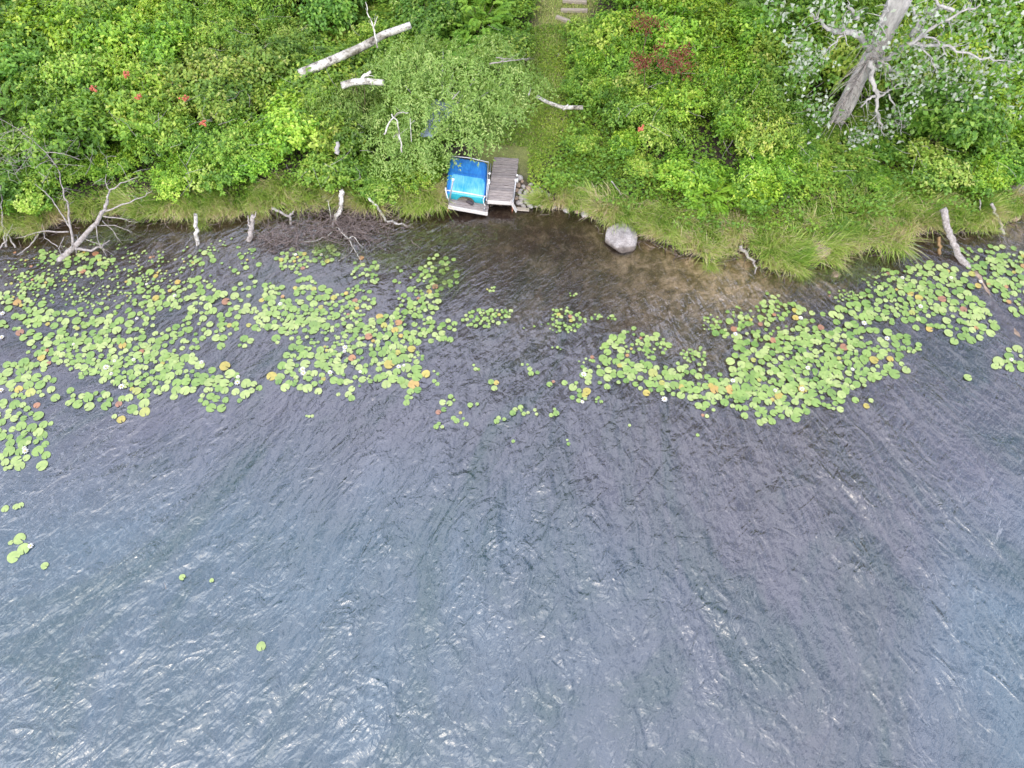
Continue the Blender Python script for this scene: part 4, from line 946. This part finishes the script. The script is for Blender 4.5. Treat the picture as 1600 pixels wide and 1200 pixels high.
# ------------------------------------------------------------------ timber steps on the path
for a, b_, lab in [((879, 2), (917, 3), 'topmost of three timber steps on the path'), ((876, 16), (918, 17), 'middle of three timber steps on the path'), ((869, 26), (905, 40), 'lowest and slanting timber step on the path')]:
    p, q_ = atg(*a, .08), atg(*b_, .08); L = (q_-p).length; o = thing('timber_step', lab, 'step', (p+q_)/2, (0, 0, math.atan2(q_.y-p.y, q_.x-p.x)), 'timber steps on the footpath')
    bm = bmesh.new(); box_bm(bm, (0, 0, 0), (L, .15, .14), bevel=.015); obj_bm('beam', bm, M['timber'], o)
p = atg(685, 219, .9); bm = bmesh.new()
bmesh.ops.create_grid(bm, x_segments=8, y_segments=10, size=.5)
for v in bm.verts: v.co.z = .10*math.sin(v.co.x*5)+.05*math.sin(v.co.y*7); v.co.x *= .75+.2*math.sin(v.co.y*5); v.co.y *= 1.5
bmesh.ops.solidify(bm, geom=bm.faces[:], thickness=.03)
o = obj_bm('faded_sheet', bm, M['tarp'], smooth=True); o.location = p+Vector((0, 0, .9)); o.rotation_euler = (.3, 0, -.5); tag(o, 'faded blue-grey plastic sheet half hidden under the willow', 'sheet')

# ------------------------------------------------------------------ dock, boat platform, pedal boat
def frame_from(TL, TR, BR, BL):
    """local frame with X across, Y inland, origin front-left"""
    ex = ((TR-TL)+(BR-BL)); wx_ = ex.length/2; ex.normalize(); ey = ((TL-BL)+(TR-BR)); ly = ey.length/2
    ez = Vector((0, 0, 1)); ey = ez.cross(ex); return BL, math.atan2(ex.y, ex.x), wx_, ly
def platform(name, label, corners, z, planks, front_mat, dz):
    TL, TR, BR, BL = [at(a, b, z-(dz if i in (1, 2) else 0)) for i, (a, b) in enumerate(corners)]; o0, rz, w, l = frame_from(TL, TR, BR, BL)
    o = thing(name, label, 'boat ramp' if 'ramp' in name else 'dock', o0, (0, math.asin(dz/w), rz)); me = None; pw = l/planks
    for k in range(planks):
        bm = bmesh.new(); box_bm(bm, (0, 0, 0), (w*rnd.uniform(.985, 1.015), pw*.88, .035), bevel=.005)
        pl = obj_bm('plank', bm, M['plank'], o); pl.location = (w/2+rnd.uniform(-.01, .01), pw*(k+.5), rnd.uniform(-.006, .006)); pl.rotation_euler = (rnd.gauss(0, .012), rnd.gauss(0, .006), rnd.gauss(0, .008))
    for sx in (.05, w-.05):
        bm = bmesh.new(); box_bm(bm, (sx, l/2, -.095), (.05, l*.98, .14)); obj_bm('joist', bm, M['timber'], o)
    bm = bmesh.new(); box_bm(bm, (w/2, -.03, -.045), (w*1.02, .04, .15), bevel=.006); obj_bm('front_board', bm, front_mat, o)
    return o, o0, rz, w, l
def pole(parent, a, b, r=.022, cap=True, rust=.35, name='post', mat='galv'):
    inv = Matrix.LocRotScale(parent.location, parent.rotation_euler.to_quaternion(), None).inverted()
    a, b = inv@Vector(a), inv@Vector(b); m = a.lerp(b, rust)
    if rust > 0: Geo().tube([a, m], [r*1.02, r*1.02], 10).build('leg', M['rust'], parent)
    p = Geo().tube([m, b], [r, r], 10).build(name, M[mat], parent)
    if cap:
        d = (b-a).normalized(); Geo().tube([b-d*.04, b+d*.05], [r*1.7, r*1.6], 10).build('cap', M['white_plastic'], p)
    return p
dock, D0, drz, dw, dl = platform('dock', 'small weathered grey plank dock beside the blue boat', [(771, 246), (809, 248), (803, 316), (762, 313)], .5, 17, M['white_wood'], 0.0)
pole(dock, W(758, 339, -.4), W(764, 286, 1.35), .026); pole(dock, W(799, 343, -.4), W(806, 282, 1.35), .026)
pole(dock, W(767, 268, .3), W(765, 271, .95), .024, rust=.0); pole(dock, W(808, 276, .3), W(808, 274, .6), .024, rust=0)
pole(dock, W(801, 316, .56), W(806, 283, .6), .02, False, 0, 'side_rail')
pole(dock, W(760, 314, .56), W(767, 256, .58), .02, False, 0, 'side_rail')
for (px, py) in [(764, 283), (763, 288), (808, 282)]:
    c = W(px, py, .62); Geo().tube([c-D0*1.0-Vector((0, 0, .05)), c-D0+Vector((0, 0, .06))], [.045, .045], 10)
    inv = Matrix.LocRotScale(dock.location, dock.rotation_euler.to_quaternion(), None).inverted(); cl_ = inv@c
    Geo().tube([cl_-Vector((0, 0, .07)), cl_+Vector((0, 0, .07))], [.042, .042], 10).build('bracket', M['white_plastic'], dock)
# white board hanging at the dock corner
a, b_ = W(798, 314, .56), W(807, 330, .12); mid = (a+b_)/2; d = (b_-a); bm = bmesh.new(); box_bm(bm, (0, 0, 0), (.15, d.length, .03), bevel=.004)
o = obj_bm('loose_board', bm, M['white_wood']); o.location = mid; o.rotation_euler = d.to_track_quat('Y', 'Z').to_euler(); tag(o, 'short white board hanging askew off the right front corner of the dock', 'board')
a, b_ = W(807, 326, .06), W(827, 328, .06); bm = bmesh.new(); box_bm(bm, (0, 0, 0), ((b_-a).length, .14, .05), bevel=.006); o = obj_bm('loose_plank', bm, M['timber']); o.location = (a+b_)/2; o.rotation_euler.z = -.1
tag(o, 'brown plank lying in the shallows right of the dock', 'plank')

plat, P0, prz, pw_, pl_ = platform('boat_ramp', 'weathered plank platform with pipe legs carrying the blue boat', [(704, 258), (768, 269), (756, 332), (701, 321)], .46, 15, M['white_wood'], .25)
pole(plat, W(697, 343, -.4), W(708, 281, 1.55), .026); pole(plat, W(755, 339, -.4), W(757, 325, .5), .026, False, .6)
def loc2(parent, p): return Matrix.LocRotScale(parent.location, parent.rotation_euler.to_quaternion(), None).inverted()@Vector(p)
Geo().tube([loc2(plat, W(a_, b2, z_)) for a_, b2, z_ in [(696, 293, .95), (697, 300, .85), (699, 308, .7), (702, 314, .5)]], [.02]*4, 8).build('bent_rail', M['white_plastic'], plat)
Geo().tube([loc2(plat, W(a_, b2, z_)) for a_, b2, z_ in [(758, 306, .7), (755, 312, .5), (756, 318, .45), (758, 321, .5)]], [.015]*4, 8).build('cable_loop', M['white_plastic'], plat)

# pedal boat, overturned-looking moulded hull resting on the platform
BL, BR_, TL, TR = W(698, 297, .90), W(760, 307, .63), W(702, 243, .92), W(765, 254, .65)
ex = (BR_-BL); bw = ex.length; brz = math.atan2(ex.y, ex.x); roll = math.asin(-ex.z/bw); blen = ((TL-BL).length+(TR-BR_).length)/2*1.10
boat = thing('pedal_boat', 'faded blue moulded plastic pedal boat tipped on the plank platform beside the dock', 'boat', (BL.x-.42*math.sin(roll), BL.y, .90-.42), (0, roll, brz))
H = .42
def prof(v):           # height along the length, v=0 front (lake side) .. 1 back
    return H*(sm(-.02, .10, v)*.12+.88) - .035*sm(.5, .58, v) - .05*sm(.72, 1.0, v)
nu, nv = 40, 44; V = []; Tq = {'hull': [], 'light': []}
for j in range(nv+1):
    v = j/nv
    for i in range(nu+1):
        u = i/nu; e = min(u, 1-u); er = 1-max(0, (.09-e)/.09)**2; ez = 1-max(0, (.06-min(v, 1-v))/.06)**2
        z = float(prof(v))*(.72+.28*er)*(.85+.15*ez)
        if .08 < v < .5: z += .018*(math.sin((u-.08)/.84*math.pi*3)**2)*sm(.08, .14, v)*(1-sm(.44, .5, v))
        z += .006*math.sin(u*44)*(v > .55)
        if .38 < u < .62 and .65 < v < .8: z -= .02*math.sin((u-.38)/.24*math.pi)
        xw = bw*(.02+.96*u)+(-.05*bw if 0 else 0)*0; V.append((xw+.05*(u-.5)*math.sin(v*3.1), blen*v*.985, z))
def lightface(u, v):    # raised pale panel with rounded corners
    if v > .46 or u < .07 or u > .95: return False
    cu = min(u-.07, .95-u); cv = .46-v
    if cu < .12 and cv < .12: return (.12-cu)**2+(.12-cv)**2 < .0144
    return True
hull_q = []; light_q = []
for j in range(nv):
    for i in range(nu):
        a = j*(nu+1)+i; qd = (a, a+1, a+nu+2, a+nu+1)
        (light_q if lightface((i+.5)/nu, (j+.5)/nv) else hull_q).append(qd)
mesh_np('hull', V, hull_q, M['boat_blue'], smooth=True, parent=boat)
mesh_np('deck_panel', V, light_q, M['boat_light'], smooth=True, parent=boat)
# side skirts
def skirt(idx, z1, mat, name, inset=0.0, nrm=(0, 0, 0), bottom=None):
    Vv = []; Tt = []
    for k, ii in enumerate(idx):
        p = V[ii]; zb = bottom(k/(len(idx)-1)) if bottom else z1
        Vv += [p, (p[0]+nrm[0]*.02, p[1]+nrm[1]*.02, (p[2]+zb)/2), (p[0]-nrm[0]*.03, p[1]-nrm[1]*.03, zb)]
    for k in range(len(idx)-1):
        for m in (0, 1): a = k*3+m; Tt.append((a, a+1, a+4, a+3))
    return mesh_np(name, Vv, Tt, mat, smooth=True, parent=boat)
def notch(t):           # arched cut-outs between the twin floats at the front
    c = abs(t-.52); return .0 if c > .24 else .0+.24*(1-(c/.24)**3)
skirt([i for i in range(nu+1)], 0, M['boat_teal'], 'front_panel', nrm=(0, -1, 0), bottom=lambda t: notch(t))
skirt([nv*(nu+1)+i for i in range(nu+1)], 0, M['boat_blue'], 'back_panel', nrm=(0, 1, 0))
skirt([j*(nu+1) for j in range(nv+1)], 0, M['boat_blue'], 'side_panel', nrm=(-1, 0, 0))
skirt([j*(nu+1)+nu for j in range(nv+1)], 0, M['boat_blue'], 'side_panel', nrm=(1, 0, 0))
Geo().tube([(-.06, .06, H*.86), (bw*.5, .03, H*.98), (bw+.04, .06, H*.86)], [.022]*3, 10).build('front_tube', M['white_plastic'], boat)
Geo().tube([(-.0, blen*.985, H*.78), (bw*.5, blen*.995, H*.86), (bw+.02, blen*.985, H*.78)], [.02]*3, 10).build('back_tube', M['white_plastic'], boat)
Geo().tube([(bw+.01, .1, H*.86), (bw+.015, blen*.5, H*.8), (bw+.01, blen*.95, H*.8)], [.018]*3, 8).build('side_tube', M['white_plastic'], boat)
Geo().tube([(bw*.10, blen*.52, H*.9), (bw*.3, blen*.515, H*.9)], [.010]*2, 6).build('seam', M['white_plastic'], boat)
bm = bmesh.new(); box_bm(bm, (bw*.62, -.07, .10), (.26, .12, .10), rot=Matrix.Rotation(-.5, 3, 'Z'), bevel=.02); obj_bm('rudder', bm, M['dark'], boat)

# ------------------------------------------------------------------ water lilies
def pad_geo(nseg=16, curl=.0, notchw=.22, seed=0):
    r_ = random.Random(seed); V = [(0.04, 0, 0.0)]; a0 = notchw
    for k in range(nseg+1):
        a = a0+(2*math.pi-2*a0)*k/nseg; rr_ = 1+.035*math.sin(3*a+seed)+.02*math.sin(7*a+seed*2)
        if k in (0, nseg): rr_ *= .93
        V.append((rr_*math.cos(a), rr_*math.sin(a)*.97, curl*(max(0, math.sin(a*1.5+seed))**4)+.01*math.sin(4*a)))
    T = [(0, k, k+1) for k in range(1, nseg+1)]
    return np.array(V), np.array(T)
PG = [pad_geo(16, c, w_, k) for k, (c, w_) in enumerate([(0, .12), (.03, .18), (0, .3), (.05, .15), (.18, .2), (.02, .1)])]
E = [  # cx, cy, rx, ry, n, diameter px
 (75,403,16,9,24,10),(135,414,38,14,44,11),(42,437,20,12,34,7),(20,468,26,12,22,14),(68,440,12,12,14,10),(130,425,125,40,230,4.5),(225,440,28,12,20,14),(255,467,28,18,34,14),(212,482,24,16,16,13),
 (62,490,24,16,20,15),(85,515,80,28,75,16),(150,552,78,26,135,15),(205,575,60,22,70,16),(35,590,42,28,44,18),(30,662,40,30,46,18),(50,700,30,26,13,20),(140,625,44,13,20,18),(200,635,32,20,12,19),(20,705,20,25,8,18),
 (290,588,50,24,48,17),(355,605,42,26,36,18),(345,483,48,28,46,15),(365,525,30,18,14,14),(300,512,35,22,24,14),(315,400,18,12,14,11),(300,455,40,20,20,12),(385,430,20,40,20,10),(250,420,80,30,60,5),(355,395,40,20,30,4.5),
 (100,455,90,35,90,5),(180,500,60,35,30,9),(270,540,50,25,26,15),(235,605,30,15,12,17),
 (462,408,24,16,50,8),(505,400,18,14,24,9),(425,452,15,10,12,11),(475,450,28,14,14,12),(570,425,22,18,32,8),(560,470,20,20,38,10),(430,475,25,20,24,14),(500,475,40,25,48,14),(450,500,48,20,56,15),(525,495,35,22,26,8),
 (585,518,44,22,58,13),(640,500,38,20,32,12),(655,470,28,18,40,12),(685,425,28,26,44,9),(690,518,28,16,25,12),(752,498,28,16,42,8),(785,494,18,10,18,7),(450,535,30,12,7,15),(610,528,38,28,36,14),(480,572,40,28,46,17),
 (540,568,40,28,32,13),(612,568,26,26,26,18),(625,588,30,12,10,19),(455,588,26,14,18,18),(490,608,7,8,3,17),(541,613,14,12,5,12),(648,613,14,14,7,13),(565,595,20,8,8,10),(500,520,60,30,40,7),(640,440,30,20,14,7),(590,545,60,25,24,9),
 (705,628,14,8,5,11),(690,643,6,5,3,11),(728,657,6,6,2,10),(690,665,8,4,4,9),(718,652,10,8,5,9),(768,601,10,7,4,9),(745,575,10,5,4,7),(680,590,9,9,5,10),(655,560,9,6,5,8),(782,655,7,6,4,9),(740,632,6,4,3,9),
 (885,500,26,17,52,6.5),(895,460,5,4,5,5),(932,496,8,5,9,6),(958,496,6,4,8,6),(965,545,28,20,22,14),(990,530,26,14,20,11),(1022,540,22,16,24,12),(945,580,34,20,25,15),(1000,582,42,18,30,17),(1040,598,40,18,26,17),
 (1085,555,16,13,34,6),(1075,592,30,24,26,15),(905,612,14,18,12,14),(872,598,12,7,4,9),(820,572,6,4,3,8),(832,581,7,6,4,10),(1128,612,58,24,46,17),(1160,518,40,22,38,13),(1112,503,14,12,18,6),(1182,552,36,26,34,15),
 (808,640,8,6,4,9),(838,643,6,4,3,9),(866,648,6,8,4,9),(825,642,10,5,4,8),(932,625,8,6,5,7),(870,545,8,3,4,5),(845,520,30,12,8,4),(768,453,8,4,6,5),(1105,642,8,9,5,9),(890,690,8,4,3,7),(982,664,6,3,2,6),(915,563,12,3,5,5),
 (1230,500,50,25,56,11),(1332,500,34,24,34,16),(1380,480,50,26,64,13),(1430,470,40,25,42,14),(1412,432,30,16,26,11),(1475,450,46,34,64,14),(1562,430,44,30,80,14),(1530,502,28,30,40,16),(1590,562,25,16,16,16),
 (1230,560,60,32,95,14),(1262,588,80,34,115,16),(1212,622,58,28,62,17),(1342,578,50,24,48,16),(1370,538,44,18,32,15),(1400,575,16,14,7,19),(1290,628,55,14,10,14),(1205,652,16,8,8,13),(1210,470,20,10,10,8),(1320,462,22,8,30,5),
 (1380,438,30,12,24,5),(1545,400,50,15,30,9),(1562,570,14,8,8,12),(1420,545,20,6,12,9),(1175,600,50,30,40,16),(1450,500,30,20,12,14),(1260,530,50,20,30,12),(1180,490,40,12,24,6),(1500,500,30,30,14,15),(1300,545,60,25,40,13),
 (1240,600,70,30,60,15),(1590,470,20,20,16,14)]
EX = [(25,792,10),(8,795,12),(33,790,10),(31,842,19),(37,858,19),(21,870,20),(17,848,8),(483,651,5),(488,650,6),(479,650,4),(408,1010,15),(285,902,10),(331,907,7),(1010,614,12),(1090,680,6),(802,690,6),(70,884,12),(1163,650,12),(1188,660,12),(1115,628,10),(60,650,17),(110,610,12),(1560,565,18),(1512,590,13)]
FLOWERS = [(4,490,.13),(3,527,.12),(2,610,.13),(229,444,.08),(273,462,.1),(214,498,.09),(209,562,.1),(179,564,.09),(166,574,.15),(174,584,.1),(115,538,.08),(190,604,.15),(315,566,.11),(372,589,.1),(371,598,.14),(462,398,.1),(502,398,.1),(438,475,.12),(539,543,.14),(538,549,.1),(473,577,.14),(474,583,.14),(516,582,.12),(563,581,.09),(623,573,.12),(631,571,.08),
                  (912,585,.14),(1149,522,.12),(1145,595,.12),(1410,434,.11),(1486,434,.1),(1438,479,.13),(1350,505,.14),(1386,529,.14),(1251,497,.12),(1262,575,.12),(1253,608,.13),(1211,610,.1),(1580,562,.11),(1532,440,.1),(1038,624,.15),(48,853,.12),(910,628,.1),(1332,577,.1),(40,705,.14),(38,700,.1)]
pads = []   # x, y, radius m
cell = {}
def try_pad(x, y, r, tol):
    cx, cy = int(x//.6), int(y//.6)
    for i in (-1, 0, 1):
        for j in (-1, 0, 1):
            for (a, b, c) in cell.get((cx+i, cy+j), ()):
                if (a-x)**2+(b-y)**2 < (tol*(r+c))**2: return False
    cell.setdefault((cx, cy), []).append((x, y, r)); pads.append((x, y, r)); return True
for cx, cy, dpx in EX:
    p = at(cx, cy, .01); dep = p.y*CP+CAM_H*SP; try_pad(p.x, p.y, dpx*.5*dep/F, .1)
for cx, cy, rx, ry, n, dpx in E:
    for _ in range(int(n*.84)):
        for tr_ in range(10):
            a = rnd.uniform(0, 6.283); k = min(1.5, math.sqrt(rnd.random())*1.0*(1+.45*mnoise.noise(Vector((math.cos(a)*1.6+cx*.1, math.sin(a)*1.6, cy*.1))))+abs(rnd.gauss(0, .12)))
            p = at(cx+rx*k*math.cos(a), cy+ry*k*math.sin(a), .01); dep = p.y*CP+CAM_H*SP
            f = rnd.choice((1, 1.05, .9, .8, .65, .5)) if dpx > 9 else rnd.uniform(.6, 1.25)
            r = dpx*.455*f*dep/F
            if p.y > float(shoreY(p.x))-.1: continue
            pp_ = pix((p.x, p.y, 0)); lx_ = 1520+(pp_[1]-432)*.68
            if 432 < pp_[1] < 556 and abs(pp_[0]-lx_) < 13 and rnd.random() < .9: continue
            if try_pad(p.x, p.y, r, .80 if rnd.random() < .75 else .6): break
print('pads', len(pads))
def proj_size(t): return t[2]/(t[1]*CP+CAM_H*SP)
pads.sort(key=proj_size, reverse=True)
def pad_tint():
    u = rnd.random()
    if u < .95: return min(.67, max(.0, rnd.gauss(.45, .2)))
    if u < .985: return rnd.uniform(.72, .84)
    return rnd.uniform(.87, .97)
PM = {}
SV = []; ST = []; STn = []; so = 0
def fcol(px):
    e = (0, 405) if px < 405 else (405, 735) if px < 735 else (865, 1440) if px < 1440 else (1440, 1600)
    return ['far left', 'left', 'centre', 'right', 'far right'][max(0, min(4, int((px-e[0])/(e[1]-e[0])*5)))]
def patch(px, py):
    if py > 770: return 'open water, left edge'
    if px < 405: return 'left patch'
    if px < 735: return 'middle patch'
    if px < 865: return 'strip below the dock'
    if px < 1440 : return 'right patch'
    return 'right-edge patch'
for i, (x, y, r) in enumerate(pads):
    gi = rnd.choice((0, 1, 2, 3, 5, 0, 1, 5, 4) if rnd.random() < .5 else (0, 1, 5)); t = pad_tint() if y > 8 else .6; z = .008+.012*rnd.random()+.004*(i % 5); rz = rnd.gauss(-.9, .9)
    if i < 300:
        tk = (gi, round(t*14)/14)
        if tk not in PM: PM[tk] = mesh_np('lily_pad', PG[gi][0], PG[gi][1], M['pad'], tint=np.full(len(PG[gi][0]), tk[1]), mesh_only=True)
        o = obj_me('lily_pad', PM[tk], loc=(x, y, z)); o.scale = (r, r, r); o.rotation_euler = (rnd.gauss(0, .02), rnd.gauss(0, .02), rz)
        j = rnd.uniform(.9, 1.1); o.color = (j, j, j, 1)
        px, py = pix((x, y, z)); cw = 'green' if t < .69 else 'yellow' if t < .86 else 'brown'; row = 'upper' if py < 500 else 'middle' if py < 570 else 'lower'
        pt = patch(px, py)
        size = 'very large' if i < 60 else 'large' if i < 170 else 'medium-sized'
        ex_ = {'left patch': (0, 405), 'middle patch': (405, 735), 'right patch': (865, 1440)}.get(pt)
        colw = ['far left', 'left', 'centre', 'right', 'far right'][max(0, min(4, int((px-ex_[0])/(ex_[1]-ex_[0])*5)))] if ex_ else ''
        nf = any(math.hypot(px-f[0], py-f[1]) < 14 for f in FLOWERS); nf = ', by flower' if nf else ''
        lab = f'{size} {cw} lily pad, {row} {colw} of {pt}{nf}' if ex_ else f'{size} {cw} lily pad, {row} side of {pt}{nf}'
        lab += ', notch '+('right', 'bankward', 'left', 'lakeward')[int(((rz % 6.2832)+.7854)//1.5708) % 4]
        tag(o, lab, 'lily pad', 'lily pads in the '+pt)
    else:
        Vp, Tp = PG[gi]; c_, s_ = math.cos(rz), math.sin(rz); tx, ty = rnd.gauss(0, .03), rnd.gauss(0, .03)
        v = Vp*r; zz = v[:, 2]+z+v[:, 0]*tx+v[:, 1]*ty; SV.append(np.stack([v[:, 0]*c_-v[:, 1]*s_+x, v[:, 0]*s_+v[:, 1]*c_+y, zz], 1)); ST.append(Tp+so); so += len(Vp); STn.append(np.full(len(Vp), t))
tag(mesh_np('small_lily_pads', np.concatenate(SV), np.concatenate(ST), M['pad'], tint=np.concatenate(STn)), 'many smaller lily pads spread among the larger ones', 'lily pads', kind='stuff')
# flowers
bm = bmesh.new()
for ring, (n, rr_, zz, tl) in enumerate([(8, 1., .10, .2), (7, .8, .3, .5), (5, .5, .5, .9)]):
    for k in range(n):
        a = 2*math.pi*k/n+ring*.4; d = Vector((math.cos(a), math.sin(a), 0)); s_ = Vector((-math.sin(a), math.cos(a), 0)); u = Vector((0, 0, 1))
        vs = [bm.verts.new(v) for v in (d*.1, d*rr_*.55+s_*.2+u*zz*.5, d*rr_+u*(zz*.6+tl*.3), d*rr_*.55-s_*.2+u*zz*.5)]
        bm.faces.new(vs)
FP = obj_bm('petals', bm, M['petal']); FPm = FP.data; bpy.data.objects.remove(FP)
bm = bmesh.new(); bmesh.ops.create_icosphere(bm, subdivisions=1, radius=.22, matrix=Matrix.Translation((0, 0, .25))); FC = obj_bm('centre', bm, simple('yellow_stamens', (.6, .42, .03), (.7, .5, .05), 8, .6, 0)); FCm = FC.data; bpy.data.objects.remove(FC)
for px, py, r in FLOWERS:
    p = at(px, py, .03); o = thing('water_lily_flower', unique(f'white lily flower, {"upper" if py < 500 else "middle" if py < 570 else "lower"} {fcol(px)} of the {patch(px, py)}'), 'water lily', p, (0, 0, px), 'white flowers in the '+patch(px, py)); o.scale = (r*.72,)*3
    obj_me('petals', FPm, o); obj_me('centre', FCm, o)
# thin reeds / water weed trailing in the shallows
nW = 2600; c4 = [(700, 430, 26, 20, .3), (520, 385, 25, 14, .2), (1250, 428, 40, 8, .15), (1330, 425, 40, 8, .1), (180, 365, 30, 14, .2), (690, 370, 60, 14, .2), (1360, 400, 30, 10, .2), (620, 400, 40, 14, .1)]
P = []
for k in range(nW):
    c = c4[k % len(c4)]; p = at(rnd.gauss(c[0], c[2]*.7), rnd.gauss(c[1], c[3]*.7), 0)
    if p.y < float(shoreY(p.x))-.1: P.append((p.x, p.y, rnd.uniform(-.12, -.02)))
P = np.array(P); n = len(P)
V, T, tt = blades(P, rng.normal(-2.4, .6, n), rng.uniform(.2, .45, n), rng.uniform(.008, .014, n), rng.uniform(1.2, 1.7, n), rng.uniform(.2, 1, n))
tag(mesh_np('water_weed', V, T, M['weed'], tint=tt), 'trailing green water weed in the shallows near the shore', 'water weed', kind='stuff')
print('tris', sum(len(m.polygons) for m in bpy.data.meshes))
